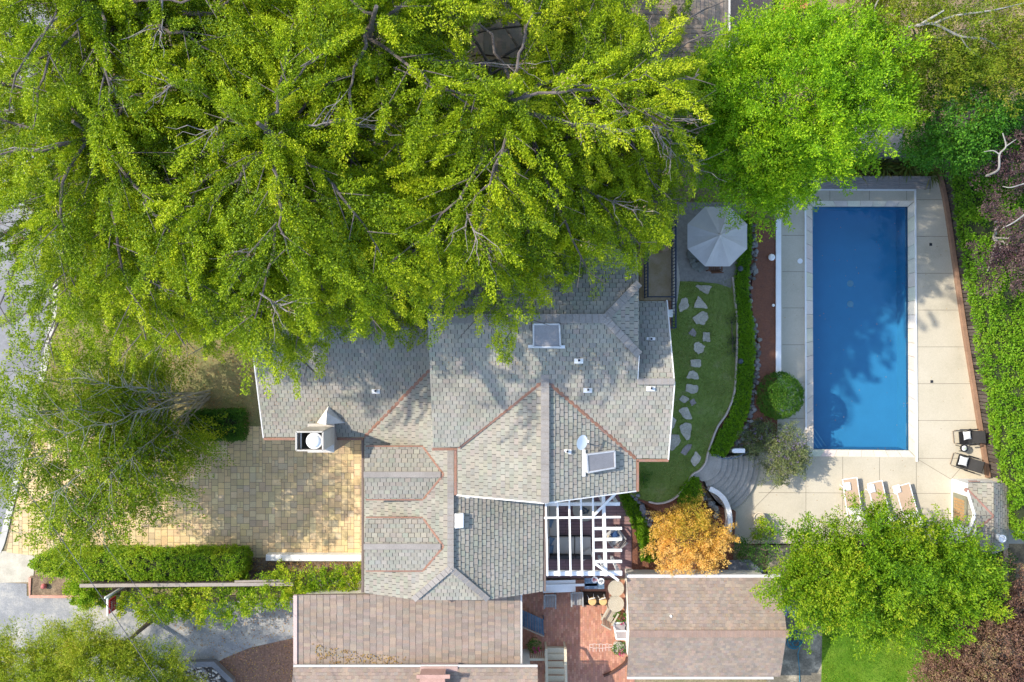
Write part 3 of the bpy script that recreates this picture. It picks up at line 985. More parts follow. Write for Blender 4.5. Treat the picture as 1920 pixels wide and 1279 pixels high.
zz = lambda y: 3 + .38 * (y + 4.14)
b.add([(-8.35, -3.5, zz(-3.5)), (-7.15, -3.5, zz(-3.5)), (-7.78, -2.75, zz(-2.75)), (-7.78, -3.5, zz(-3.5) + .75), (-7.78, -3.0, zz(-3.0) + .45)],
      [(0, 3, 4, 2), (1, 2, 4, 3), (0, 1, 3)])
part(b, 'chimney_saddle', m_white_old, chim)
# skylights (sit on the slope)
def skylight(pts4, lift, root, skirt=True):
    """pts4: corners on the roof plane, in order"""
    q = [Vector(p) for p in pts4]
    n = (q[1] - q[0]).cross(q[3] - q[0]).normalized()
    if n.z < 0: n = -n
    b = MB()
    for i in range(4):
        a, c = q[i] + n * lift / 2, q[(i + 1) % 4] + n * lift / 2
        b.bar(a, c, .06, lift, up=n)
    fr_ = part(b, 'skylight', M('pale_grey_frame', (.5, .5, .5), .5), root)
    b = MB(); b.add([p + n * (lift * .86) for p in q], [(0, 1, 2, 3) if (q[1] - q[0]).cross(q[3] - q[0]).z > 0 else (3, 2, 1, 0)])
    part(b, 'pane', m_glass, fr_)
zC = lambda y: 5.3 + .4 * (y + 4.71)
zG = lambda x: 6.59 - (6.59 - 5.3) * (x - 1.27) / 3.7
p = lambda px, py, z: P(px, py, z)
sk = []
for px, py, z in ((1000, 648, 7.05), (1050, 648, 7.05), (1048, 606, 7.35), (1000, 606, 7.35)):
    v = P(px, py, z); v.z = zC(v.y) + .02; sk.append(v)
skylight(sk, .16, house)
sk = []
for px, py in ((1098, 884), (1151, 878), (1150, 847), (1096, 851)):
    v = P(px, py, 5.9); v.z = zG(v.x) + .02; sk.append(v)
skylight(sk, .2, house)
v0 = P(990, 650, 7.05); v1 = P(1059, 651, 7.05); v0.z = zC(v0.y) + .05; v1.z = zC(v1.y) + .05
b = MB(); b.bar(v0, v1, .12, .03); part(b, 'skylight_flashing', m_white, house)
v0 = P(1094, 843, 6.0); v1 = P(1094, 893, 6.0); v0.z = zG(v0.x) + .05; v1.z = zG(v1.x) + .05
b = MB(); b.bar(v0, v1, .13, .03); part(b, 'skylight_flashing', m_white, house)
# plumbing vents
for px, py, zf in ((705, 733, lambda q: 3 + .38 * (q.y + 4.14)), (1085, 676, lambda q: zC(q.y)), (1102, 731, lambda q: zC(q.y)), (1220, 728, lambda q: zC(q.y)), (1220, 636, lambda q: 6.56 - .4 * (q.y + 1.56)), (1063, 846, lambda q: zG(q.x)), (873, 929, lambda q: 3 + .38 * (1.33 - q.x))):
    q = P(px, py, 5)
    for _ in range(4): q = P(px, py, zf(q))
    b = MB(); b.box((q.x, q.y - .03, q.z + .03), (.34, .2, .02), tilt=('X', .37)); b.lathe((q.x, q.y, q.z - .05), [(.11, 0), (.06, .16), (.055, .22)], 12)
    vt = part(b, 'roof_vent', m_white_old, house)
    b = MB(); b.cyl((q.x + .005, q.y, q.z + .172), .045, .005, 12); part(b, 'vent_opening', m_darkmetal, vt)
q = P(861, 975, 4.3); q.z = 3 + .38 * (1.33 - q.x)
b = MB(); b.box((q.x, q.y, q.z + .1), (.36, .6, .2), tilt=('Y', .36)); part(b, 'vent_box', m_white, house, bevel=.02)
# roof terrace with iron railings
b = MB(); wallbox(b, 5.5, 6.95, 1.75, 6.2, 2.2, 3.1); part(b, 'roof_terrace', M('stained_terrace', (0.33, 0.24, 0.12), 0.9, var=0.3, scale=0.9, fvar=0.12, rgb2=(0.33, 0.25, 0.17)), house)
b = MB(); wallbox(b, 5.55, 6.85, 1.9, 6.1, -.1, 2.2); part(b, 'terrace_wall', m_stucco, house)
b = MB()
for xx, ya, yb in ((5.68, 1.85, 6.2), (6.85, .55, 6.2)):
    b.bar((xx, ya, 4.0), (xx, yb, 4.0), .06, .06); b.bar((xx, ya, 3.2), (xx, yb, 3.2), .05, .05)
    n = int((yb - ya) / .14)
    for i in range(n + 1):
        y = ya + (yb - ya) * i / n
        b.bar((xx, y, 3.1), (xx, y, 4.0), .025, .025)
for xx, ya in ((6.85, .55),):
    b.bar((6.5, ya, 4.0), (xx, ya, 4.0), .05, .05)
    b.bar((6.5, ya, 3.0), (6.5, ya, 4.0), .05, .05)
b.bar((5.68, 1.85, 4.0), (6.85, 1.85, 4.0), .05, .05)
part(b, 'railing', M('blue_black_iron', (0.03, 0.04, 0.065), 0.5), house)
b = MB(); wallbox(b, 6.32, 6.92, .5, 1.73, 2.7, 2.95); part(b, 'terrace_landing', M('red_wood', (0.20, 0.10, 0.06), 0.8), house)
b = MB(); q = P(1255, 588, 3.6); b.box((q.x, q.y, 3.3), (.3, .32, .6)); tag(b.build('air_conditioner', m_white, bevel=.02), 'small white box shaped air conditioner on the roof terrace landing', 'air conditioner')
b = MB(); q = P(1246, 463, 3.5); b.lathe((q.x, q.y, 3.1), [(.18, 0), (.2, .35), (.21, .4), (.19, .42), (.02, .42)], 18)
tag(b.build('side_table', M('tan_pot', (.33, .22, .14), .8), smooth=False), 'small round tan drum table on the roof terrace', 'table')

# satellite dish
q = P(1092, 830, 6.2); q.z = zG(q.x)
dish = empty('satellite_dish', 'white oval satellite dish mounted on the roof above the lower skylight', 'satellite dish', q)
b = MB(); b.tube([q, q + Vector((0, 0, .35)), q + Vector((-.05, .05, .45))], .025, 8); part(b, 'mast', m_darkmetal, dish)
b = MB()
from mathutils import Matrix
rot = Matrix.Rotation(R(35), 3, 'Y') @ Matrix.Rotation(R(10), 3, 'X')
vs = []; fs = []
for i in range(5):
    for k in range(20):
        rr = .27 * i / 4; t = 2 * math.pi * k / 20
        vs.append(q + Vector((-.06, .05, .5)) + rot @ Vector((rr * math.cos(t), rr * 1.12 * math.sin(t), .35 * rr * rr)))
for i in range(4):
    for k in range(20):
        k2 = (k + 1) % 20; fs.append((i * 20 + k, i * 20 + k2, i * 20 + 20 + k2, i * 20 + 20 + k))
b.add(vs, fs); part(b, 'reflector', m_white, dish, smooth=True)
b = MB(); b.tube([q + Vector((.05, .3, .42)), q + Vector((.16, .12, .75))], .014, 6); b.box(q + Vector((.16, .12, .77)), (.06, .1, .06)); part(b, 'feed_arm', m_white_old, dish)
# SECTION2
# ================================================================== GARDEN OBJECTS
# edging, rock walls, white walls
b = MB(); strip_wall(b, smooth_curve(PL(EDGE, ZL)), 0.07, ZL - .1, ZL + .13)
tag(b.build('lawn_edging', M('pale_edging', (0.52, 0.44, 0.38), .8, var=.15)), 'thin pale curved edging strip between the lawn and the red mulch', 'edging')


def rock_wall(name, curve, w, z0, z1, label, seed, tone=(0.17, 0.165, 0.15)):
    rs = random.Random(seed)
    b = MB()
    L_ = 0
    for i in range(len(curve) - 1):
        a, c = curve[i], curve[i + 1]
        d = (c - a); n = max(1, int(d.length / .13))
        nr = Vector((-d.y, d.x, 0)).normalized()
        for k in range(n):
            for lv in range(3):
                p_ = a.lerp(c, (k + rs.random()) / n) + nr * (rs.uniform(-.5, .5) * w)
                r = rs.uniform(.05, .13)
                g = rs.uniform(.45, 1.5)
                b.rock((p_.x, p_.y, z0 + (z1 - z0) * (lv + rs.random()) / 3), (r, r * rs.uniform(.7, 1.2), r * .8), (tone[0] * g, tone[1] * g, tone[2] * g * rs.uniform(.95, 1.08)), rs.randrange(9999), .35)
    return tag(b.build(name, m_attr), label, 'wall')


rock_wall('rock_wall', smooth_curve(PL([(x, y) for x, y in rw], .75), 3), .24, .5, .84, 'low wavy wall of grey fieldstones between the clipped green strip and the mulch bank', 5)
rock_wall('rock_wall', smooth_curve(PL([(1188, 918), (1198, 938), (1206, 955), (1214, 972), (1216, 985)], .5), 3), .3, .1, .75, 'short wall of dark grey rocks at the lawn corner beside the patio hedge', 6, (.17, .17, .18))
rock_wall('rock_wall', smooth_curve(PL([(1308, 922), (1322, 938), (1338, 952), (1344, 968)], .6), 3), .3, .3, .9, 'grey rocks set in the red mulch inside the white curved wall', 7)
b = MB(); strip_wall(b, [P(1460, y, .52) for y in (412, 500, 600, 707)], .24, ZP - .1, .52)
tag(b.build('white_wall', m_white), 'long straight white capped wall between the mulch bank and the pool deck', 'wall')
b = MB(); strip_wall(b, smooth_curve(PL([(1331, 917), (1346, 925), (1358, 937), (1366, 955), (1369, 975), (1368, 992), (1365, 1006)], .75)), .22, ZP - .1, .75)
tag(b.build('white_wall', m_white), 'white curved wall beside the fanned garden steps', 'wall')
b = MB(); q = P(1387, 846, .95); b.box((q.x, q.y, .2), (.5, .2, 1.5)); b.cyl((q.x - .25, q.y, -.5), .1, 1.452, 14)
tag(b.build('white_pillar', m_white, bevel=.02), 'short white rounded wall end at the top side of the fanned steps', 'wall')
hr = smooth_curve(PL([(1345, 855), (1358, 862), (1380, 863), (1400, 858), (1418, 852)], ZL + .9), 5)
for i, v in enumerate(hr): v.z = ZL + .85 - i / len(hr) * 1.0
b = MB(); b.tube(hr, .022, 8)
hrail = empty('handrail', 'thin blue grey metal handrail curving along the upper side of the fanned steps', 'handrail', (hr[0].x, hr[0].y, ZL))
m_rail = M('blue_metal', (.10, .13, .2), .4, metal=.3)
part(b, 'rail', m_rail, hrail)
for k in (1, len(hr) // 2, len(hr) - 2):
    b = MB(); b.tube([hr[k], Vector((hr[k].x, hr[k].y, hr[k].z - .95))], .018, 8); part(b, 'post', m_rail, hrail)

# stepping stones
Zc = {2: (1180, 360), 3: (1180, 580), 1: (1180, 800)}
STONES = [(2, [(655, 935), (830, 940), (785, 1025), (705, 990)], 'flat wedge shaped stepping stone nearest the grey patio'),
 (2, [(690, 1040), (735, 1095), (790, 1165), (640, 1160), (660, 1110)], 'triangular stepping stone second from the grey patio'),
 (2, [(520, 1065), (580, 1060), (600, 1150), (510, 1205), (488, 1160)], 'stepping stone beside the pale curved path, left of the triangular stone'),
 (3, [(630, 90), (720, 25), (775, 35), (790, 90), (745, 160), (660, 145)], 'large rounded stepping stone below the triangular one'),
 (3, [(585, 240), (635, 188), (672, 235), (655, 280), (620, 262)], 'small brownish stepping stone left of the square pale one'),
 (3, [(735, 230), (805, 230), (808, 330), (730, 320)], 'small square pale stepping stone nearest the curved edging'),
 (3, [(645, 340), (700, 330), (755, 375), (735, 430), (690, 448), (645, 410)], 'rough grey stepping stone with an uneven top below the square pale one'),
 (3, [(610, 505), (720, 500), (712, 582), (612, 575)], 'oblong stepping stone half grown over with grass at its edges'),
 (3, [(565, 690), (590, 630), (640, 610), (680, 640), (695, 705)], 'half round stepping stone with a flat lower side'),
 (3, [(570, 745), (690, 765), (680, 830), (620, 850), (560, 815)], 'five sided stepping stone just below the half round one'),
 (3, [(490, 900), (540, 858), (605, 900), (550, 945)], 'diamond shaped stepping stone near the roof edge in the middle of the path'),
 (3, [(600, 925), (640, 892), (668, 940), (622, 972)], 'smallest brownish stepping stone right of the diamond shaped one'),
 (3, [(485, 1015), (520, 985), (585, 975), (628, 1105), (560, 1100)], 'pale stepping stone with a rust stained lower corner'),
 (3, [(400, 1090), (440, 1080), (470, 1110), (450, 1170), (395, 1230)], 'stepping stone half hidden under the eave, the upper of two there'),
 (3, [(497, 1165), (560, 1135), (622, 1150), (610, 1290), (575, 1315), (530, 1260)], 'tall tapering stepping stone with its point down'),
 (1, [(380, 90), (490, 80), (515, 150), (440, 240), (380, 240)], 'big stepping stone half hidden under the corner of the eave, the lower of two there'),
 (1, [(508, 260), (560, 185), (628, 180), (600, 240), (560, 290)], 'leaning oblong brown stepping stone above the last stone'),
 (1, [(610, 350), (660, 240), (715, 310), (700, 360), (645, 402)], 'last stepping stone next to the landing of the fanned steps')]
for i, (zz_, pts, lab) in enumerate(STONES):
    ox, oy = Zc[zz_]
    w = [P(ox + x / 5.33, oy + y / 5.33, ZL) for x, y in pts]
    rs = random.Random(i + 40)
    ring = []
    for k in range(len(w)):
        a, c = w[k], w[(k + 1) % len(w)]
        for t in (0.12, .35, .6, .88):
            ring.append(a.lerp(c, t) + Vector((rs.uniform(-.02, .02), rs.uniform(-.02, .02), 0)))
    g = rs.uniform(.85, 1.12)
    tone = (.45 * g, .405 * g, .325 * g) if i not in (4, 11, 16) else (.30 * g, .255 * g, .235 * g)
    b = MB(); b.slab([(v.x, v.y) for v in ring], ZL - .05, ZL + .035)
    o = b.build('stepping_stone', M('stepping_stone_%d' % (i % 5 + (10 if i in (4, 11, 16) else 0)), tone, .9, var=.25, scale=4, fine=18, fvar=.2, bump=.5), bevel=.012)
    tag(o, lab, 'stepping stone', 'stepping stones across the lawn')

# patio umbrella with its table and chair
q = P(1347, 443, ZL + 2.5)
um = empty('patio_umbrella', 'large octagonal pale grey patio umbrella open over the stone patio', 'umbrella', (q.x, q.y, ZL))
m_canvas = M('grey_canvas', (.53, .505, .48), .85, var=.07, scale=2.5, fine=50, fvar=.04)
b = MB()
Rr = 1.39; nseg = 6; vs = []; fs = []
for k in range(8):
    a0, a1 = R(22.5 + 45 * k), R(67.5 + 45 * k)
    o_ = len(vs)
    for i in range(nseg + 1):
        t = i / nseg
        for j in range(5):
            s_ = j / 4
            x = (math.cos(a0) * (1 - s_) + math.cos(a1) * s_) * Rr * t; y = (math.sin(a0) * (1 - s_) + math.sin(a1) * s_) * Rr * t
            z = ZL + 2.75 - .42 * t - .05 * math.sin(math.pi * s_) * math.sin(t * 2.6)
            vs.append((q.x + x, q.y + y, z))
    for i in range(nseg):
        for j in range(4):
            v = o_ + i * 5 + j; fs.append((v, v + 5, v + 6, v + 1))
b.add(vs, fs); cn = part(b, 'canopy', m_canvas, um)
b = MB()
for k in range(8):
    a0 = R(22.5 + 45 * k); b.bar((q.x, q.y, ZL + 2.70), (q.x + Rr * math.cos(a0), q.y + Rr * math.sin(a0), ZL + 2.29), .025, .02)
part(b, 'rib_frame', m_darkmetal, um)
b = MB(); b.cyl((q.x, q.y, ZL), .025, 2.8, 10); part(b, 'pole', m_darkmetal, um)
b = MB(); b.lathe((q.x, q.y, ZL + 2.73), [(.09, 0), (.06, .05), (.02, .09)], 12); part(b, 'finial', m_canvas, um)
b = MB(); b.cyl((q.x, q.y, ZL + .02), .3, .08, 20); part(b, 'base', m_darkmetal, um)
tb = empty('patio_table', 'round dark metal table under the patio umbrella', 'table', (q.x, q.y, ZL))
b = MB(); b.lathe((q.x, q.y, ZL + .72), [(.03, 0), (.55, 0), (.55, .03), (.03, .03)], 24); part(b, 'table_top', m_darkmetal, tb)
for k in range(4):
    a = R(45 + 90 * k); b = MB(); b.tube([(q.x + .4 * math.cos(a), q.y + .4 * math.sin(a), ZL + .72), (q.x + .5 * math.cos(a), q.y + .5 * math.sin(a), ZL + .02)], .02, 6); part(b, 'leg', m_darkmetal, tb)


def armchair(name, label, cat, mat, w=.6, d=.6, seat_h=.42, back_h=.5, slats=6, cushion=None, group=None):
    """slatted outdoor armchair facing -y"""
    r = empty(name, label, cat, (0, 0, 0), group)
    b = MB()
    for i in range(slats):
        x = -w / 2 + .06 + (w - .12) * (i + .5) / slats
        b.box((x, 0, seat_h), ((w - .12) / slats * .78, d, .03))
    part(b, 'seat', mat, r)
    b = MB()
    for i in range(slats):
        x = -w / 2 + .06 + (w - .12) * (i + .5) / slats
        b.bar((x, d / 2, seat_h), (x, d / 2 + .14, seat_h + back_h), (w - .12) / slats * .7, .025, up=Vector((1, 0, 0)))
    b.bar((-w / 2 + .03, d / 2 + .15, seat_h + back_h), (w / 2 - .03, d / 2 + .15, seat_h + back_h), .05, .05)
    part(b, 'backrest', mat, r)
    for sx_ in (-1, 1):
        b = MB(); b.box((sx_ * (w / 2 - .02), .02, seat_h + .2), (.07, d + .06, .03)); part(b, 'armrest', mat, r)
        for sy_ in (-1, 1):
            b = MB(); b.bar((sx_ * (w / 2 - .03), sy_ * (d / 2 - .03), 0), (sx_ * (w / 2 - .03), sy_ * (d / 2 - .03), seat_h + .19), .045, .045); part(b, 'leg', mat, r)
    if cushion:
        b = MB(); b.box((0, -.02, seat_h + .06), (w - .14, d - .06, .09)); part(b, 'cushion', cushion, r, bevel=.03)
    return r


m_redwood = M('brown_wood', (.15, .075, .045), .8, var=.2, fine=30, fvar=.2)
c0 = armchair('garden_chair', 'brown slatted garden chair half under the patio umbrella', 'chair', m_redwood)
place(c0, P(1335, 497, ZL + .04), R(182))
rs = random.Random(3)
b = MB()
for i in range(9):
    q = P(1300 + rs.uniform(-8, 20), 478 + rs.uniform(-8, 26), ZL + .1); r = rs.uniform(.12, .28); g = rs.uniform(.6, 1.1)
    b.rock(q, (r, r, .1), (.17 * g, .18 * g, .16 * g), i)
tag(b.build('boulder_cluster', m_attr), 'cluster of flat grey green boulders on the patio beside the umbrella', 'boulders', kind=None)

# lights in the planting
for px, py, z, lab in ((1389, 504, ZL + .42, 'dark domed path light in the clipped strip close to the umbrella'), (1389, 678, ZL + .42, 'dark domed path light in the clipped strip beside the middle of the lawn')):
    q = P(px, py, z); r = empty('path_light', lab, 'garden light', (q.x, q.y, ZL), 'dark garden path lights')
    b = MB(); b.lathe((q.x, q.y, z - .06), [(.135, 0), (.13, .03), (.09, .07), (.045, .09), (.01, .095)], 18); part(b, 'shade', M('dark_blue_metal', (.06, .075, .09), .4, metal=.4), r, smooth=True)
    b = MB(); b.cyl((q.x, q.y, ZL - .05), .02, z - ZL, 8); part(b, 'stake', m_darkmetal, r)
for px, py, z, rad, lab in ((1447, 483, ZB + .2, .16, 'white round globe light in the mulch next to the white wall'), (1450, 573, ZB + .1, .07, 'small white ball light in the mulch halfway down the white wall')):
    q = P(px, py, z); b = MB(); b.rock((q.x, q.y, z), (rad, rad, rad * .8), seed=1, rough=0); b.cyl((q.x, q.y, z - rad - .3), .04, .3, 8)
    tag(b.build('garden_light', m_white, smooth=True), lab, 'garden light', 'white garden lights')
q = P(1500, 490, ZP); b = MB(); b.lathe((q.x, q.y, ZP), [(.125, .004), (.12, .014), (.03, .016), (.028, .012), (.001, .012)], 24); b.box((q.x, q.y + .04, ZP + .018), (.02, .05, .006), .6); b.box((q.x, q.y - .04, ZP + .018), (.02, .05, .006), .6)
tag(b.build('skimmer_lid', m_white), 'round white skimmer lid in the deck on the house side of the pool', 'lid')
for px, py, lab in ((1745, 459, 'small square dark drain in the shaded part of the deck'), (1747, 716, 'small square dark drain in the sunny part of the deck')):
    q = P(px, py, ZP); b = MB(); b.box((q.x, q.y, ZP + .006), (.13, .13, .012))
    for i in range(3): b.box((q.x, q.y - .04 + .04 * i, ZP + .014), (.1, .015, .006))
    tag(b.build('drain_cover', m_darkmetal), lab, 'drain', 'deck drain covers')

# slatted bench north of the pool, dark retaining wall behind
bn = empty('slatted_bench', 'long grey weathered slatted wooden bench at the head of the pool', 'bench', P(1630, 343, ZP))
m_grey_wood = M('weathered_grey_wood', (.20, .19, .185), .85, var=.25, scale=2.5, fine=20, fvar=.2, stretch=(.3, 4, 4))
y0 = P(0, 355, ZP + .4).y; y1 = P(0, 331, ZP + .4).y; x0 = P(1508, 0, ZP + .4).x; x1 = P(1746, 0, ZP + .4).x
b = MB()
for i in range(7):
    ya = y0 + (y1 - y0) * i / 7
    for j in range(4):
        xa = x0 + (x1 - x0) * j / 4
        b.box((xa + (x1 - x0) / 8, ya + (y1 - y0) / 14, ZP + .38 + (i % 2) * .004), ((x1 - x0) / 4 - .01, (y1 - y0) / 7 - .012, .035))
part(b, 'seat', m_grey_wood, bn)
for j in range(5):
    b = MB(); b.box((x0 + .1 + (x1 - x0 - .2) * j / 4, (y0 + y1) / 2, ZP + .18), (.08, y1 - y0 - .08, .36)); part(b, 'leg', m_grey_wood, bn)
b = MB()
q0, q1 = P(1560, 293, ZP + .9), P(1740, 291, ZP + .9)
b.bar((q0.x, q0.y, ZP + .35), (q1.x, q1.y, ZP + .35), .12, 1.1); b.bar((q0.x, q0.y, ZP + .93), (q1.x, q1.y, ZP + .93), .2, .06)
tag(b.build('timber_wall', M('dark_timber', (.09, .085, .085), .9, var=.3, fine=20, fvar=.2, stretch=(.4, 3, 3))), 'low dark timber retaining wall behind the plants at the head of the pool', 'wall')

# east fence
FEN = [(1752, 290), (1757, 320), (1770, 375), (1783, 460), (1795, 545), (1806, 620), (1822, 720), (1838, 820), (1850, 895)]
fc = smooth_curve(PL(FEN, ZP), 5)
fe = empty('board_fence', 'long dark weathered board fence with a tan base rail behind the pool deck', 'fence', fc[0])
b = MB(); strip_wall(b, fc, .17, ZP - .1, ZP + .2); part(b, 'base_rail', M('tan_cedar', (.27, .165, .11), .8, var=.25, scale=2, fine=20, fvar=.15), fe)
b = MB(); rs = random.Random(9)
for i in range(len(fc) - 1):
    a, c = fc[i], fc[i + 1]; d = c - a; n = max(1, round(d.length / .17)); nr = Vector((d.y, -d.x, 0)).normalized()
    if nr.x < 0: nr = -nr
    for k in range(n):
        p0 = a.lerp(c, (k + .06) / n) + nr * .13; p1 = a.lerp(c, (k + .9) / n) + nr * .13
        g = rs.uniform(.55, 1.4); hh = 1.45 + rs.uniform(-.03, .03)
        off = nr * (.025 if k % 2 else 0)
        vs = [p0 + off, p1 + off, p1 + off + nr * .02, p0 + off + nr * .02]
        b.add([Vector((v.x, v.y, ZP)) for v in vs] + [Vector((v.x, v.y, ZP + hh)) for v in vs], [(0, 1, 5, 4), (1, 2, 6, 5), (2, 3, 7, 6), (3, 0, 4, 7), (4, 5, 6, 7)], (.085 * g, .07 * g, .06 * g))
part(b, 'boards', m_attr, fe)
fs_ = smooth_curve(PL([(1880, 1010), (1884, 1045), (1884, 1100), (1882, 1180)], ZP + 1.6), 4)
fo = empty('plank_fence', 'short brown timber fence behind the small pool house', 'fence', (fs_[0].x, fs_[0].y, 0))
b = MB(); strip_wall(b, fs_, .12, ZP - .1, ZP + 1.62); part(b, 'boards', M('dark_fence_wood', (.10, .075, .06), .9, var=.3), fo)
b = MB(); strip_wall(b, fs_, .2, ZP + 1.624, ZP + 1.7); part(b, 'cap_rail', M('tan_fence_cap', (.36, .25, .17), .85, var=.2), fo)

# recliners, table, loungers
m_cush = M('white_patterned_pillow', (.74, .74, .73), .9, var=.1, scale=14, fvar=.12, rgb2=(.60, .61, .62), thresh=(.5, .55))


def recliner(label):
    """black recliner facing -y"""
    r = empty('recliner', label, 'recliner', (0, 0, 0), 'black recliners by the fence')
    b = MB()
    prof = [(-.95, .42), (-.5, .36), (-.15, .33), (.2, .37), (.55, .62), (.85, .86)]
    vs = []
    for y, z in prof: vs += [(-.28, y * .53, z), (.28, y * .53, z)]
    b.add(vs, [(2 * i, 2 * i + 1, 2 * i + 3, 2 * i + 2) for i in range(len(prof) - 1)])
    sl = part(b, 'sling', m_black, r)
    so = sl.modifiers.new('s', 'SOLIDIFY'); so.thickness = .05
    for s in (-1, 1):
        b = MB(); b.tube([(s * .31, -.5, .02), (s * .31, -.25, .3), (s * .31, .28, .02)], .018, 6); b.tube([(s * .33, .1, .32), (s * .33, -.25, .02)], .018, 6); part(b, 'leg_frame', m_darkmetal, r)
        b = MB(); b.box((s * .35, .08, .56), (.06, .5, .03)); b.tube([(s * .35, .28, .55), (s * .33, .2, .35)], .015, 6); part(b, 'armrest', m_black, r)
    b = MB(); b.tube([(-.31, -.48, .1), (-.28, -.6, .05), (.28, -.6, .05), (.31, -.48, .1)], .016, 6); part(b, 'foot_bar', m_rail_tan, r)
    return r


m_rail_tan = M('tan_tube', (.30, .22, .15), .6)


def pillow(label, loc, rz, sx, sy, mat, cat='pillow', name='pillow', group=None, tilt=0):
    n = 8; vs = []; fs = []
    for s in (1, -1):
        for i in range(n + 1):
            for j in range(n + 1):
                u_, v_ = i / n * 2 - 1, j / n * 2 - 1
                z = s * .085 * ((1 - u_ ** 2) * (1 - v_ ** 2)) ** .45
                pinch = 1 - .10 * (1 - abs(u_) ** 2) * abs(v_) ** 3 - .0
                vs.append((u_ * sx / 2 * (1 - .1 * (1 - v_ * v_) * abs(u_) ** 3), v_ * sy / 2 * pinch, z + .09 + v_ * tilt))
    m_ = (n + 1) ** 2
    for s in range(2):
        for i in range(n):
            for j in range(n):
                a = s * m_ + i * (n + 1) + j
                f = (a, a + n + 1, a + n + 2, a + 1)
                fs.append(f if s == 0 else f[::-1])
    b = MB(); b.add(vs, fs)
    o = b.build(name, mat, smooth=True)
    o.location = loc; o.rotation_euler = (0, 0, rz)
    return tag(o, label, cat, group)


r0 = recliner('black sling recliner nearest the top of the pool, pushed against the fence')
place(r0, P(1810, 818, ZP), R(-85))
r1 = dup(r0, P(1806, 867, ZP), R(-107), 'black sling recliner just above the small white pool house')
q = P(1813, 817, ZP + .45); pillow('white patterned pillow on the recliner against the fence', (q.x, q.y, ZP + .38), R(8), .36, .4, m_cush, group='pillows on the black recliners')
q = P(1806, 865, ZP + .45); pillow('white patterned pillow on the recliner just above the small pool house', (q.x, q.y, ZP + .38), R(-14), .42, .42, m_cush, group='pillows on the black recliners')
q = P(1808, 841, ZP + .45)
st = empty('side_table', 'small black eight sided side table between the two black recliners', 'table', (q.x, q.y, ZP))
b = MB(); b.cyl((q.x, q.y, ZP + .42), .2, .03, 8); part(b, 'table_top', m_black, st)
for k in range(3):
    a = R(30 + 120 * k); b = MB(); b.tube([(q.x + .12 * math.cos(a), q.y + .12 * math.sin(a), ZP + .42), (q.x + .19 * math.cos(a), q.y + .19 * math.sin(a), ZP)], .015, 6); part(b, 'leg', m_darkmetal, st)
b = MB(); b.lathe((q.x, q.y, ZP + .45), [(.04, 0), (.12, .02), (.125, .026), (.05, .012), (.001, .012)], 20); tag(b.build('plate', m_white, smooth=True), 'white round plate on the black side table', 'plate')
b = MB(); b.lathe((q.x, q.y, ZP + .47), [(.03, 0), (.045, .08), (.04, .08), (.028, .02), (.001, .02)], 16); tag(b.build('cup', M('pale_green_cup', (.42, .5, .38), .5), smooth=True), 'small pale green cup on the white plate', 'cup')


def lounger(label):
    r = empty('sun_lounger', label, 'sun lounger', (0, 0, 0), 'white sun loungers by the pool')
    for s in (-1, 1):
        b = MB(); b.tube([(s * .34, -.95, .33), (s * .34, .3, .33), (s * .34, .98, .35)], .025, 8); part(b, 'side_rail', m_white, r)
        for y in (-.75, .6):
            b = MB(); b.tube([(s * .34, y, .33), (s * .36, y + .06, 0)], .022, 8); part(b, 'leg', m_white, r)
    for y in (-.95, .98):
        b = MB(); b.tube([(-.34, y, .34), (.34, y, .34)], .025, 8); part(b, 'end_rail', m_white, r)
    b = MB(); b.add([(-.315, -.35, .345), (.315, -.35, .345), (.315, .96, .352), (-.315, .96, .352)], [(0, 1, 2, 3)]); part(b, 'sling', M('tan_mesh_sling', (.47, .34, .235), .85, var=.06, fine=90, fvar=.15), r)
    b = MB(); b.add([(-.315, -.37, .35), (.315, -.37, .35), (.315, -.93, .78), (-.315, -.93, .78)], [(3, 2, 1, 0)]); part(b, 'backrest', M('pale_sling', (.62, .58, .54), .85, fine=90), r)
    return r


l0 = lounger('white framed sun lounger with tan sling, leftmost of the three beside the green maple')
labs = ['white framed sun lounger with tan sling, middle one of the three beside the green maple', 'white framed sun lounger with tan sling, rightmost of the three nearest the pool house']
place(l0, P(1593, 934, ZP), R(8)); dup(l0, P(1643, 940, ZP), R(13), labs[0]); dup(l0, P(1696, 945, ZP), R(16), labs[1])
m_towel = M('white_towel', (.82, .82, .81), .95, var=.04)
for (px, py), a, lab in (((1588.5, 913), 8, 'folded white towel on the leftmost sun lounger'), ((1634, 917), 13, 'folded white towel on the middle sun lounger'), ((1682, 918), 16, 'folded white towel on the rightmost sun lounger')):
    q = P(px, py, ZP + .4); b = MB(); b.box((0, 0, .02), (.32, .38, .04)); b.box((.01, .01, .055), (.3, .36, .03))
    o = b.build('towel', m_towel, bevel=.012); o.location = (q.x, q.y, ZP + .352); o.rotation_euler = (0, 0, R(a)); tag(o, lab, 'towel', 'white towels on the loungers')

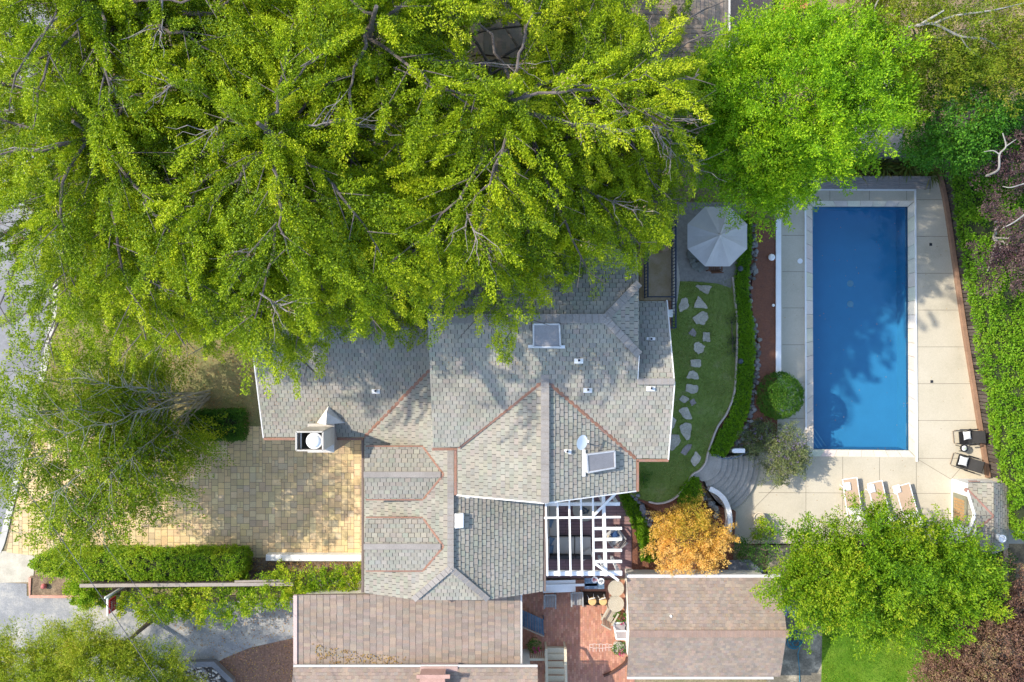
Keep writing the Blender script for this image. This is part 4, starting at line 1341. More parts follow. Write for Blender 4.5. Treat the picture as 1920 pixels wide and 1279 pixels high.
# small pool house
q0 = P(1782, 898, ZP)
cb = empty('pool_house', 'little white pool house with a slate roof and a lattice window', 'pool house', (q0.x + 1, q0.y - 1.3, ZP))
ze = ZP + 1.6
XW, XE = P(1815, 0, ze).x, P(1890, 0, ze).x; YN, YS = P(0, 906, ze).y, P(0, 1028, ze).y
XR = P(1864, 0, ze + .65).x; ZR = ze + .62
b = MB(); b.box(((XW + XE) / 2 + .03, (YN + YS) / 2, ZP + .78), (XE - XW - .2, YN - YS - .16, 1.56))
for y in (YN - .085, YS + .085):
    b.add([(XW + .13, y, ze - .06), (XE - .07, y, ze - .06), (XR, y, ZR - .1)], [(0, 1, 2), (2, 1, 0)][:1] if y < -7 else [(2, 1, 0)])
b.add([(XW + .13, yc - 1.0, ze - .06), (XW + .13, yc + 1.0, ze - .06), (XW + .13, yc, ZR - .12)], [(0, 2, 1)])
part(b, 'wall', m_white, cb)
b = MB()
S(b, [(XW, YN, ze), (XW, YS, ze), (XR, YS - .1, ZR), (XR, YN + .1, ZR)], (0, 1, 0), 21); S(b, [(XR, YN + .1, ZR), (XR, YS - .1, ZR), (XE, YS, ze), (XE, YN, ze)], (0, 1, 0), 22)
part(b, 'roof', m_slate, cb)
yc = P(0, 967, ZR - .05).y
b = MB()
S(b, [(XR, yc, ZR + .03), (XW - .03, yc, ZR + .03), (XW - .03, yc + 1.05, ze + .03)], (1, 0, 0), 23)
S(b, [(XR, yc, ZR + .03), (XW - .03, yc - 1.05, ze + .03), (XW - .03, yc, ZR + .03)], (1, 0, 0), 24)
part(b, 'gable_roof', m_slate, cb)
for s_ in (1, -1):
    b = MB(); b.bar((XW - .05, yc, ZR - .02), (XW - .05, yc + s_ * 1.05, ze - .02), .04, .16); part(b, 'bargeboard', m_white, cb)
m_rust = M('dull_copper', (.27, .15, .12), .7, var=.3)
for s in (1, -1):
    b = MB(); b.bar((XR - .05, yc, ZR + .06), (XW - .03, yc + s * 1.05, ze + .06), .08, .03); part(b, 'valley_flashing', m_rust, cb)
    b = MB(); b.lathe((XW - .06, yc + s * 1.03, ze - .12), [(.06, 0), (.1, .08), (.1, .16), (.03, .2)], 12); part(b, 'gutter_head', m_rust, cb, smooth=True)
b = MB(); wx = XW + .06; b.box((wx, yc, ZP + .85), (.06, 1.36, 1.1)); win = part(b, 'window', M('olive_window_frame', (.23, .225, .16), .7), cb)
b = MB()
for i in range(7):
    for j in range(5): b.box((wx - .035, yc - .42 + .14 * i, ZP + .5 + .17 * j), (.02, .11, .14))
part(b, 'lattice_panes', M('tan_lattice', (.40, .24, .11), .7, var=.25, scale=6), win)
b = MB(); q = P(1878, 1010, ZR + .2); b.lathe((q.x, q.y, ze + .05), [(.13, 0), (.13, .75), (.17, .76), (.17, .84), (.12, .85), (.11, .8), (.001, .8)], 18); part(b, 'chimney_pot', m_white, cb, smooth=False)
# letters-free rusty ornament on the north gable
b = MB(); b.box((XR - .35, YN + .02, ZP + 1.35), (.5, .03, .05)); b.box((XR - .35, YN + .02, ZP + 1.2), (.4, .03, .05)); part(b, 'ornament', m_rust, cb)

# pergola
m_perg = m_white
pg = empty('pergola', 'white timber pergola with open beams over the plum coloured patio', 'pergola', P(1020, 1080, 0))
zr_, zb_ = 2.95, 2.75
def beam(name, a, c, z, w, h, z2=None):
    b = MB(); b.bar(P(*a, z), P(*c, z if z2 is None else z2), w, h); part(b, name, m_perg, pg, bevel=.008)
for x, xb in ((1023, 1026.5), (1045, 1048), (1067, 1070), (1089, 1091.5), (1111.5, 1113.5)):
    beam('rafter', (x, 930), (xb, 1080), zr_, .075, .14)
for y, yb in ((991.5, 991), (1012, 1011), (1032.5, 1032), (1053.5, 1053)):
    beam('rafter', (1113, y), (1166, yb), zr_ - .005, .11, .13)
beam('rafter', (1020, 971.5), (1164, 970), zr_ + .07, .09, .05)
beam('beam', (1020, 945.5), (1162, 945), zb_ - .1, .15, .18)
beam('beam', (1020, 1075), (1166, 1074.5), zb_ - .06, .19, .2)
beam('beam', (1131, 925), (1135.5, 1080), zb_ + .05, .15, .14)
beam('brace', (1112, 968), (1156, 924), zr_ + .13, .1, .08); beam('brace', (1114, 1056), (1160, 1089), zr_ + .1, .1, .08)
for px, py in ((1133, 946), (1135, 1073), (1160, 1074), (1158, 946), (1023, 1074)):
    q = P(px, py, zb_ - .15); b = MB(); b.box((q.x, q.y, 1.29), (.12, .12, 2.55)); part(b, 'post', m_perg, pg)

# outdoor sofa: each section one thing
m_cushion = M('taupe_cushion', (.43, .385, .33), .95, var=.08, fine=60, fvar=.08)
m_wick = M('dark_wicker', (.05, .045, .045), .8, fine=70, fvar=.4)
sf = empty('corner_sofa', 'L shaped outdoor sofa with taupe cushions under the pergola', 'sofa', P(1040, 1010, 0.06))
b = MB(); a, c = P(1024, 1040, .3), P(1046, 942, .3); b.box(((a.x + c.x) / 2, (a.y + c.y) / 2, .2), (c.x - a.x, c.y - a.y, .28))
a2, c2 = P(1046.5, 1040, .3), P(1108, 1006, .3); b.box(((a2.x + c2.x) / 2, (a2.y + c2.y) / 2, .2), (c2.x - a2.x, c2.y - a2.y, .28))
part(b, 'frame', m_wick, sf)
for (u0, v0, u1, v1) in ((1030, 1006, 1047, 974), (1030, 973, 1047, 942), (1030, 1039, 1047, 1007), (1048, 1039, 1077, 1007), (1078, 1039, 1108, 1007)):
    a, c = P(u0, v0, .45), P(u1, v1, .45); b = MB(); b.box(((a.x + c.x) / 2, (a.y + c.y) / 2, .42), (c.x - a.x - .01, c.y - a.y - .01, .15)); part(b, 'seat_cushion', m_cushion, sf, bevel=.03)
for (u0, v0, u1, v1) in ((1023, 1006, 1029.5, 974), (1023, 973, 1029.5, 942), (1023, 1046, 1029.5, 1007), (1031, 1048, 1077, 1040), (1078, 1048, 1108, 1040)):
    a, c = P(u0, v0, .6), P(u1, v1, .6); b = MB(); b.box(((a.x + c.x) / 2, (a.y + c.y) / 2, .58), (c.x - a.x, c.y - a.y - .01, .45)); part(b, 'back_cushion', m_wick if v0 > 1045 and u0 > 1030 else m_cushion, sf, bevel=.04)
m_blue = M('slate_blue_fabric', (.10, .15, .21), .9, var=.1)
for px, py, a, lab in ((1030, 981, 70, 'slate blue pillow on the sofa, nearest the house gable'), (1031, 1015, 60, 'slate blue pillow in the middle of the sofa back'), (1031, 1031, 85, 'slate blue pillow in the sofa corner')):
    q = P(px, py, .6); pillow(lab, (q.x, q.y, .5), R(a), .42, .36, m_blue, group='blue pillows on the sofa', tilt=.1)
q = P(1100, 1040, .6); pillow('large tan pillow at the end of the sofa', (q.x, q.y, .5), R(25), .62, .45, m_cushion)
q = P(1096, 955, .4)
ft = empty('fire_table', 'round tan stone fire pit table with dark glass centre under the pergola', 'fire table', (q.x, q.y, 0.06))
b = MB(); b.lathe((q.x, q.y, .06), [(.42, 0), (.46, .3), (.56, .33), (.56, .4), (.24, .4), (.24, .34), (.001, .34)], 28); part(b, 'bowl', M('tan_fire_stone', (.36, .32, .25), .8, var=.12), ft)
b = MB(); rs = random.Random(2)
for i in range(26):
    a = rs.uniform(0, 6.28); rr = .2 * math.sqrt(rs.random()); b.rock((q.x + rr * math.cos(a), q.y + rr * math.sin(a), .42), (.045, .035, .03), seed=i, rough=.5)
part(b, 'fire_glass', M('dark_fire_glass', (.04, .06, .075), .2, spec=.6), ft)
ac = armchair('wicker_armchair', 'grey wicker armchair turned cornerwise at the edge of the pergola', 'armchair', M('grey_wicker', (.28, .27, .26), .85, fine=70, fvar=.3), .74, .7, .34, .42, 9, M('grey_cushion', (.42, .41, .39), .95))
place(ac, P(1150, 1003, .06), R(-142))
q = P(1152, 1003, .5); pillow('deep blue pillow on the grey wicker armchair', (q.x, q.y, .47), R(30), .36, .3, M('deep_blue_fabric', (.03, .07, .17), .9), group='blue pillows on the sofa')
q = P(1143, 1010, .5); pillow('cream pillow on the grey wicker armchair', (q.x, q.y, .47), R(-20), .3, .26, M('cream_fabric', (.60, .50, .36), .9))

# courtyard furniture
m_greywood = M('grey_teak', (.30, .295, .28), .85, var=.2, fine=25, fvar=.2, stretch=(1, .3, 1))
m_paleteak = M('pale_teak', (.40, .36, .28), .85, var=.15, fine=25, fvar=.15)
k0 = armchair('teak_chair', 'grey slatted teak chair under the eave at the left of the courtyard', 'chair', m_greywood, .56, .58, group='teak chairs in the courtyard')
place(k0, P(1030, 1122, 0), R(0))
k1 = dup(k0, P(1080, 1118, 0), R(2), 'grey slatted teak chair between the white boards and the dark tray')
k2 = armchair('teak_chair', 'pale slatted teak chair turned cornerwise against the round tables', 'chair', m_paleteak, .58, .58, group='teak chairs in the courtyard')
place(k2, P(1141, 1148, 0), R(150))


def round_table(label, px, py):
    r = empty('round_table', label, 'table', P(px, py, 0), 'round pale teak tables')
    q = P(px, py, .72); rr = .37
    b = MB(); n = 9
    for i in range(n):
        x0_, x1_ = -rr + 2 * rr * i / n + .004, -rr + 2 * rr * (i + 1) / n - .004
        ring = [(rr * math.cos(2 * math.pi * k / 36), rr * math.sin(2 * math.pi * k / 36)) for k in range(36)]
        c_ = clip_rect(ring, x0_, x1_, -1, 1)
        if len(c_) > 2:
            ca, sa = math.cos(.9), math.sin(.9)
            b.slab([(q.x + x * ca - y * sa, q.y + x * sa + y * ca) for x, y in c_], .69, .72)
    part(b, 'table_top', m_paleteak, r)
    b = MB(); b.cyl((q.x, q.y, 0.03), .05, .66, 10); b.cyl((q.x, q.y, 0), .2, .04, 14); part(b, 'pedestal', m_paleteak, r)
round_table('round pale teak table next to the pergola brace', 1155, 1104); round_table('round pale teak table touching the pale slatted chair', 1155, 1133)


def stool(label, px, py):
    r = empty('bar_stool', label, 'stool', (0, 0, 0), 'stools with round tan seats')
    b = MB(); b.lathe((0, 0, .6), [(.02, 0), (.17, 0), (.185, .02), (.18, .05), (.15, .06), (.001, .06)], 22); part(b, 'seat', M('tan_stool_seat', (.60, .38, .16), .7, var=.1), r, smooth=False)
    for s in (-1, 1):
        for t in (-1, 1):
            b = MB(); b.tube([(s * .1, t * .1, .6), (s * .16, t * .17, 0)], .014, 6); part(b, 'leg', m_white, r)
        b = MB(); b.tube([(s * .14, .13, .6), (s * .14, .24, .95)], .016, 6); part(b, 'back_post', m_white, r)
    b = MB()
    for z, y in ((.72, .165), (.84, .205), (.94, .237)): b.tube([(-.14, y, z), (.14, y, z)], .014, 6)
    part(b, 'back_rail', m_white, r)
    return r
s0 = stool('white framed stool with round tan seat, left of the pair by the tray', 0, 0); place(s0, P(1108, 1120, 0), R(14)); dup(s0, P(1128, 1120, 0), R(18), 'white framed stool with round tan seat, right of the pair by the tray')
a, c = P(1093, 1136, .2), P(1136, 1112, .2)
b = MB(); b.slab([(a.x, a.y), (c.x, a.y), (c.x, c.y), (a.x, c.y)], 0.0, .16, holes=[[(a.x + .05, a.y + .05), (a.x + .05, c.y - .05), (c.x - .05, c.y - .05), (c.x - .05, a.y + .05)]]); b.box(((a.x + c.x) / 2, (a.y + c.y) / 2, .03), (c.x - a.x - .1, c.y - a.y - .1, .06))
tag(b.build('planter_tray', M('dark_tray', (.05, .035, .025), .9)), 'low dark rectangular tray under the two tan stools', 'tray')
# blue garden table with bowls
a, c = P(1096, 1105, .7), P(1133, 1085, .7)
bt = empty('folding_table', 'weathered blue metal table below the pergola holding bowls', 'table', ((a.x + c.x) / 2, (a.y + c.y) / 2, 0))
m_bt = M('faded_blue_paint', (.10, .16, .23), .6, var=.5, scale=5, rgb2=(.35, .42, .48), thresh=(.5, .7))
b = MB(); b.box(((a.x + c.x) / 2, (a.y + c.y) / 2, .68), (c.x - a.x, c.y - a.y, .03)); part(b, 'table_top', m_bt, bt)
for x in (a.x + .05, c.x - .05):
    for y in (a.y + .05, c.y - .05): b = MB(); b.bar((x, y, 0), (x, y, .66), .03, .03); part(b, 'leg', m_bt, bt)
for px, py, lab, cc in ((1115, 1087, 'white bowl of pink petals on the blue metal table', (.55, .25, .25)), (1127, 1090, 'white bowl of grey pebbles on the blue metal table', (.30, .32, .34))):
    q = P(px, py, .75); r = empty('bowl', lab, 'bowl', (q.x, q.y, .695), 'bowls on the blue table')
    b = MB(); b.lathe((q.x, q.y, .695), [(.06, 0), (.14, .09), (.15, .1), (.125, .085), (.001, .06)], 20); part(b, 'dish', m_white, r, smooth=True)
    b = MB(); rs = random.Random(px)
    for i in range(14):
        a_ = rs.uniform(0, 6.28); rr = .09 * math.sqrt(rs.random()); g_ = rs.uniform(.6, 1.4); b.rock((q.x + rr * math.cos(a_), q.y + rr * math.sin(a_), .79), (.03, .025, .018), tuple(v * g_ for v in cc), i, .4)
    part(b, 'filling', m_attr, r)
# white boards leaning on the house
for i, (y0_, y1_, x1_, w_) in enumerate(((1093.5, 1092, 1079, .2), (1104.5, 1103.5, 1079, .32), (1099, 1096.5, 1120, .11))):
    b = MB(); z_ = .55 + .06 * i; b.bar(P(1018, y0_ if i != 1 else y0_ + 1, z_), P(x1_, y1_, z_), w_, .05)
    tag(b.build('white_board', m_white), ['white painted board stacked nearest the pergola', 'widest white painted board in the stack by the house', 'longest narrow white board lying on top of the stack'][i], 'board', 'white boards stacked by the house')
b = MB()
for x in (1030, 1070):
    q = P(x, 1099, .3); b.box((q.x, q.y, .25), (.08, .5, .5))
tag(b.build('trestle', m_redwood), 'low brown trestle carrying the stacked white boards', 'trestle')
# dark blue folded lounge bench
bl = empty('wooden_ramp', 'dark blue slatted wooden bench leaning in the shade beside the brown roof', 'bench', P(998, 1170, 0))
m_dblue = M('dark_blue_paint', (.06, .10, .15), .75, var=.3, fine=25, fvar=.2, rgb2=(.11, .15, .19))
A0, A1, B0, B1 = P(974, 1142, .7), P(1019, 1162, .5), P(974, 1172, .45), P(1020, 1192, .35)
b = MB()
for i in range(9):
    t0, t1 = i / 9 + .006, (i + 1) / 9 - .006
    vs = [A0.lerp(A1, t0), A0.lerp(A1, t1), B0.lerp(B1, t1), B0.lerp(B1, t0)]
    b.add(vs + [v - Vector((0, 0, .03)) for v in vs], [(3, 2, 1, 0), (4, 5, 6, 7), (0, 1, 5, 4), (1, 2, 6, 5), (2, 3, 7, 6), (3, 0, 4, 7)])
part(b, 'slats', m_dblue, bl)
for v in (A0, A1, B0, B1):
    b = MB(); b.bar(v + Vector((0, 0, -.03)), (v.x, v.y, 0), .05, .05); part(b, 'leg', m_dblue, bl)
b = MB(); b.bar(B0 + Vector((0, -.05, 0)), B1 + Vector((0, -.05, 0)), .04, .06); part(b, 'front_rail', M('pale_rail_wood', (.4, .34, .26), .8), bl)


# plants in pots need leaves
def leafy(name, mat, pts_n, parent, leaf, per=8, pr=.06, rng=None, cr=None):
    rng = rng or np.random.default_rng(5)
    PC, PN = pts_n
    C, D, L_, W_, rn = puffs_to_leaves(rng, PC, np.full(len(PC), pr), PN, per, leaf, cr=cr)
    return leaf_mesh(name, mat, C, D, rand_dirs(rng, len(C)), L_, W_, rn, parent)


G_POT = LEAF('pot_plant_leaf', [(.05, .13, .02), (.10, .22, .03), (.17, .30, .04)])
G_PINK = LEAF('pink_petal', [(.45, .02, .12), (.62, .05, .22), (.7, .12, .3)], .2)


def flower_pot(px, py, z, r, h, label, pot_mat, pink=True, seed=0):
    q = P(px, py, z + h); rt = empty('flower_pot', label, 'flower pot', (q.x, q.y, z), 'pots of flowers in the courtyard')
    b = MB(); b.lathe((q.x, q.y, z), [(r * .75, 0), (r, h * .9), (r * 1.08, h * .92), (r * 1.08, h), (r * .9, h), (r * .88, h * .85), (.001, h * .85)], 22); part(b, 'pot', pot_mat, rt)
    rng = np.random.default_rng(seed)
    d = blob_puffs(rng, [(q.x, q.y, z + h + .02, r * 1.0, r * 1.0, r * .8)], 46, low=-.1)
    leafy('foliage', G_POT, d, rt, (.07, .04), 9, .06, rng)
    if pink:
        a = R(-60); d2 = blob_puffs(rng, [(q.x + r * .45 * math.cos(a), q.y + r * .6 * math.sin(a), z + h + r * .45, r * .6, r * .6, r * .45)], 14, low=0)
        leafy('flowers', G_PINK, d2, rt, (.05, .045), 8, .035, rng)
m_barrel = M('oak_barrel', (.40, .25, .12), .8, var=.25)
flower_pot(1003, 1210, 0, .28, .42, 'half barrel of pink flowers in the shade beside the cream stairs', m_barrel, True, 1)
flower_pot(1162, 1157, 0, .26, .4, 'pot of bright pink flowers above the white frame', M('terracotta', (.36, .16, .09), .85), True, 2)
flower_pot(1160, 1216, 0, .27, .42, 'pot of pink flowers below the white frame at the cottage wall', M('pale_pot', (.5, .46, .4), .8), True, 3)
# white cold frame
cf = empty('cold_frame', 'white framed glass cold frame against the cottage wall', 'cold frame', P(1163, 1183, 0))
a, c = [P(1150, 1168, .5), P(1182, 1168, .5)], [P(1156, 1199, .5), P(1182, 1199, .5)]
b = MB()
for s, e in ((a[0], a[1]), (c[0], c[1]), (a[0], c[0]), (a[1], c[1]), (a[0].lerp(c[0], .5), a[1].lerp(c[1], .5))): b.bar(s, e, .07, .05)
for v in a + c: b.bar(v, (v.x, v.y, 0), .05, .05)
part(b, 'frame', m_white, cf)
b = MB(); b.add([a[0], c[0], c[1], a[1]], [(0, 1, 2, 3)]); part(b, 'pane', M('grey_cold_glass', (.30, .27, .27), .3, spec=.5), cf)
b = MB(); q = P(1176, 1178, .6); b.lathe((q.x, q.y, .53), [(.1, 0), (.12, .12), (.09, .13), (.001, .06)], 16); b.tube([q + Vector((-.02, .1, 0)), q + Vector((-.13, .3, .12))], .03, 6)
tag(b.build('watering_can', m_darkmetal), 'dark watering can on the white cold frame', 'watering can')
# cream stairs
stt = empty('wooden_stairs', 'cream painted wooden stairs with side rails descending in the courtyard', 'stairs', P(1042, 1245, 0))
m_cream = M('cream_paint', (.60, .53, .38), .7, var=.12)
b = MB()
for i in range(6):
    z = 1.25 - .19 * i if False else .25 + .17 * i
    a, c = P(1026, 1227 + 13.5 * i, z), P(1058, 1238 + 13.5 * i, z)
    b.box(((a.x + c.x) / 2, (a.y + c.y) / 2, z), (c.x - a.x, a.y - c.y, .05))
part(b, 'treads', m_cream, stt)
for x in (1024, 1060):
    b = MB(); p0, p1 = P(x, 1218, .9), P(x + 2, 1300, 1.9); b.bar(p0, p1, .12, .06)
    for t in (.02, .5, .98):
        v = p0.lerp(p1, t); b.bar(v, (v.x, v.y, 0), .09, .09)
    part(b, 'handrail', m_cream, stt)
b = MB(); a, c = P(1022, 1214, .12), P(1062, 1226, .12); b.box(((a.x + c.x) / 2, (a.y + c.y) / 2, .1), (c.x - a.x, a.y - c.y, .2)); part(b, 'landing', m_cream, stt)
b = MB(); p0, p1 = P(982, 1237, 1.0), P(1022, 1237, 1.0); b.bar(p0, p1, .1, .06)
for i in range(12): v = p0.lerp(p1, i / 11); b.bar(v, (v.x, v.y, .05), .04, .04)
tag(b.build('balustrade', m_cream), 'cream balustrade joining the stairs to the brown roofed house', 'railing')
# curved brick kerb and pale bricks
b = MB()
cv = smooth_curve(PL([(1176, 1233), (1172, 1243), (1160, 1253), (1146, 1262), (1132, 1268)], .08), 5); strip_wall(b, cv, .09, 0, .12)
tag(b.build('garden_border', M('dark_brick_edge', (.10, .05, .035), .9)), 'dark curved border edging the brick bed by the cottage', 'edging')
b = MB(); rs = random.Random(12)
for i in range(8):
    for j in range(2):
        if rs.random() < .85:
            q = P(1106 + i * 6, 1212 + j * 7 + rs.uniform(-1, 1), .05); b.box((q.x, q.y, .012), (.012, .16, .012)); b.box((q.x + .07, q.y + .08, .012), (.13, .012, .012))
tag(b.build('chalk_bricks', m_white_old), kind='structure'); bpy.data.objects['chalk_bricks'].name = 'mortar_lines'
# ================================================================== NEIGHBOURS
def SB(b, poly, u, seed, tw=.16, th=.135): shingles(b, poly, u, tw, th, BROWN, seed, lift=.012, gap=.0, dark=(.16, .12, .10), jit=.12)


m_gutw = M('off_white_gutter', (.56, .54, .51), .6, var=.12)


def gutter_line(root, a, c, mat=m_gutw, w=.08):
    b = MB(); b.bar(a, c, w, .1); part(b, 'gutter', mat, root)


# long brown roof below the front wing
x0, x1 = P(558, 0, 2.7).x, P(975, 0, 2.7).x; y0, y1 = P(0, 1113, 2.6).y, -14.4
gr = empty('garage', 'long low garage with a brown shingle roof below the slate front wing', 'garage', ((x0 + x1) / 2, (y0 + y1) / 2, 0))
b = MB(); SB(b, [(x0, y0, 2.85), (x0, y1, 2.85), (x1, y1, 2.5), (x1, y0, 2.5)], (0, 1, 0), 31, .14, .285); part(b, 'roof', m_brown, gr)
b = MB(); wallbox(b, x0 + .2, x1 - .2, y1, y0 - .2, -.1, 2.3); part(b, 'wall', m_stucco, gr)
b = MB(); b.bar((x0 - .05, y0, 2.83), (x0 - .05, y1, 2.83), .16, .16); part(b, 'bargeboard', M('pinkish_trim', (.52, .40, .36), .8, var=.1), gr)
gutter_line(gr, (x1 + .06, y0, 2.45), (x1 + .06, y1, 2.45))
b = MB(); q = P(845, 1247, 2.6); b.box((P(825, 0, 2.7).x, -14.12, 2.95), (1.6, .3, .42)); part(b, 'vent_cap', M('pink_vent', (.42, .29, .25), .8), gr)
# house beyond it
x0, x1 = P(550, 0, 3.1).x, P(1008, 0, 3.1).x; y0 = P(0, 1252, 3.1).y
nh = empty('neighbour_house', 'brown shingled house along the lower edge with a pinkish roof vent', 'house', ((x0 + x1) / 2, y0 - 4, 0))
b = MB(); SB(b, [(x0, y0, 3.1), (x0, y0 - 4, 4.5), (x1, y0 - 4, 4.5), (x1, y0, 3.1)], (1, 0, 0), 33); SB(b, [(x0, y0 - 8, 3.1), (x1, y0 - 8, 3.1), (x1, y0 - 4, 4.5), (x0, y0 - 4, 4.5)], (1, 0, 0), 34); part(b, 'roof', m_brown, nh)
b = MB(); wallbox(b, x0 + .3, x1 - .3, y0 - 7.7, y0 - .4, -.1, 2.95)
for x in (x0 + .31, x1 - .31): b.add([(x, y0 - .4, 2.95), (x, y0 - 7.7, 2.95), (x, y0 - 4, 4.3)], [(0, 1, 2), (2, 1, 0)][(x > 0):][:1])
part(b, 'wall', m_stucco, nh)
gutter_line(nh, (x0, y0 + .06, 3.06), (x1, y0 + .06, 3.06)); 
b = MB(); q = P(812, 1266, 3.5); b.box((q.x, q.y - .3, 3.55), (1.05, .9, .6)); b.box((q.x + .05, q.y + .1, 3.9), (1.4, .16, .06)); part(b, 'roof_vent', M('pink_vent_brick', (.44, .27, .22), .85, var=.2, fine=20), nh)
# cottage at the right
ct = empty('cottage', 'small cottage with a brown shingle roof and white gutters beside the corner lawn', 'cottage', (8.4, -12.4, 0))
xw, xe, yn, yr, ys, ze_, zr2 = 5.03, 11.72, -10.33, -12.46, -14.66, 2.5, 3.35
b = MB(); SB(b, [(xw, yn, ze_), (xw, yr, zr2), (xe, yr, zr2), (xe, yn, ze_)], (1, 0, 0), 35); SB(b, [(xw, ys, ze_), (xe, ys, ze_), (xe, yr, zr2), (xw, yr, zr2)], (1, 0, 0), 36); part(b, 'roof', m_brown, ct)
b = MB(); cap_line(b, (xw, yr, zr2), (xe + .05, yr, zr2), .3, .2); part(b, 'ridge_cap', M('brown_ridge', (.29, .205, .16), .9, var=.2), ct)
gutter_line(ct, (xw, yn + .06, ze_ - .02), (xe, yn + .06, ze_ - .02), w=.13); gutter_line(ct, (xw, ys - .06, ze_ - .02), (xe - .3, ys - .06, ze_ - .02), w=.1)
b = MB(); wallbox(b, xw + .25, xe - .3, ys + .3, yn - .3, -.1, 2.32)
for x in (xw + .26, xe - .31): b.add([(x, ys + .3, 2.32), (x, yn - .3, 2.32), (x, yr, 3.18)], [(0, 1, 2), (2, 1, 0)])
part(b, 'wall', m_stucco, ct)
for px, py in ((1257, 1154), (1258, 1168)):
    q = P(px, py, 3.0); b = MB(); b.box((q.x, q.y, q.z + .02), (.26, .2, .02), tilt=('X', .38)); b.lathe((q.x, q.y, q.z - .1), [(.07, 0), (.05, .25)], 12); part(b, 'roof_vent', m_white_old, ct)
# house at the top edge
th_ = empty('neighbour_house', 'brown shingled house at the upper edge half hidden by conifers', 'house', (3, 15, 0))
b = MB()
SB(b, [(2.0, 12.3, 2.8), (9.35, 12.3, 2.8), (6.3, 15.4, 3.9), (2.0, 15.4, 3.9)], (1, 0, 0), 41, .3, .19)
SB(b, [(9.35, 12.3, 2.8), (9.35, 18.5, 2.8), (6.3, 15.4, 3.9)], (0, 1, 0), 42, .3, .19)
SB(b, [(9.35, 18.5, 2.8), (2.0, 18.5, 2.8), (2.0, 15.4, 3.9), (6.3, 15.4, 3.9)], (1, 0, 0), 43, .3, .19)
part(b, 'roof', m_brown, th_)
b = MB()
SB(b, [(-4.2, 12.0, 2.8), (-1.2, 12.0, 4.0), (-1.2, 19, 4.0), (-4.2, 19, 2.8)], (0, 1, 0), 44, .3, .19); SB(b, [(1.98, 12.0, 2.8), (1.98, 19, 2.8), (-1.2, 19, 4.0), (-1.2, 12.0, 4.0)], (0, 1, 0), 45, .3, .19)
part(b, 'roof', m_brown, th_)
b = MB(); wallbox(b, -3.9, 9.0, 12.65, 18.2, -.1, 2.6); part(b, 'wall', m_stucco, th_)
gutter_line(th_, (9.42, 12.25, 2.76), (9.42, 18.5, 2.76))
b = MB(); q = P(1496, 6, .9); b.box((q.x, q.y, .45), (.75, .5, .9)); b.box((q.x, q.y, .93), (.85, .6, .06))
tag(b.build('brick_pier', M('orange_brick', (.46, .16, .08), .85, var=.25, fine=20, fvar=.2), bevel=.01), 'square orange brick pier at the upper edge beside the bright green tree', 'pier')

# bottom left: fence, walls, sign, planter
fb = empty('garden_fence', 'long brown board fence with a pale cap between the big hedge and the asphalt drive', 'fence', P(350, 1075, 0))
m_fboard = M('dark_fence_board', (.10, .08, .075), .9, var=.3, fine=14, fvar=.2)
a, c = P(200, 1075, 0), P(570, 1072, 0)
b = MB(); rs = random.Random(8)
n = int((c.x - a.x) / .15)
for i in range(n):
    p0 = a.lerp(c, (i + .05) / n); p1 = a.lerp(c, (i + .93) / n); g_ = rs.uniform(.6, 1.3)
    b.bar((p0.x + .07, p0.y, .02), (p0.x + .07, p0.y, 1.72), .13, .03, (.11 * g_, .085 * g_, .08 * g_), up=Vector((0, 1, 0)))
part(b, 'boards', m_attr, fb)
m_cap = M('pale_fence_cap', (.31, .27, .235), .85, var=.15)
b = MB(); b.bar((a.x - .3, a.y - .05, 1.76), (c.x, c.y - .05, 1.76), .15, .06); part(b, 'cap_rail', m_cap, fb)
b = MB(); b.bar((P(440, 0, 1.7).x, a.y + .12, 1.7), (c.x, c.y + .1, 1.7), .08, .05); part(b, 'top_rail', m_cap, fb)
b = MB(); strip_wall(b, [P(498, 1046.5, .42), P(560, 1047, .42), P(683, 1047.5, .42)], .3, 0, .42)
tag(b.build('white_wall', m_white_old, bevel=.03), 'low white painted wall between the paver driveway and the leafy bed', 'wall')
pb = empty('brick_planter', 'pink brick edged planter at the street end of the big hedge', 'planter', P(150, 1105, 0))
b = MB(); strip_wall(b, PL([(56, 1084), (56, 1119), (140, 1119.5), (236, 1119)], .1), .13, 0, .12); part(b, 'brick_edge', M('pink_brick', (.50, .27, .20), .85, var=.2, fine=16, fvar=.2), pb)
b = MB(); b.slab(XY([(58, 1080), (240, 1080), (240, 1117), (58, 1117)]), 0, .07); part(b, 'earth', m_soil, pb)
b = MB(); q = P(82, 1100, .2); b.rock((q.x, q.y, .19), (.13, .13, .13), seed=1, rough=0)
tag(b.build('ball', M('dusty_red_ball', (.40, .11, .10), .5), smooth=True), 'dusty red ball lying in the brick edged planter', 'ball')
# real-estate post sign
sg = empty('post_sign', 'red hanging board with white script on a white post by the drive', 'sign', P(237, 1097, 0))
q = P(237, 1097, 0)
b = MB(); b.box((q.x, q.y, .95), (.09, .09, 1.9)); b.lathe((q.x, q.y, 1.9), [(.07, 0), (.05, .05), (.01, .09)], 8); part(b, 'post', m_white, sg)
b = MB(); b.box((q.x, q.y - .42, 1.74), (.07, .86, .08)); part(b, 'arm', m_white, sg)
b = MB(); b.box((q.x, q.y - .5, 1.33), (.05, .6, .62)); pn = part(b, 'board', M('sign_red', (.42, .012, .02), .45, var=.05), sg)
for s in (1, -1):
    b = MB(); xx = q.x + s * .028
    for k, (yy, zz, am) in enumerate(((-.5, 1.44, .05), (-.5, 1.33, .035), (-.5, 1.2, .02))):
        pts = [(xx, q.y + yy - .2 + .4 * t / 14, zz + am * math.sin(t * 1.9 + k)) for t in range(15)]
        b.tube(pts, .011 if k == 0 else .006, 5)
    part(b, 'lettering', m_white, pn)
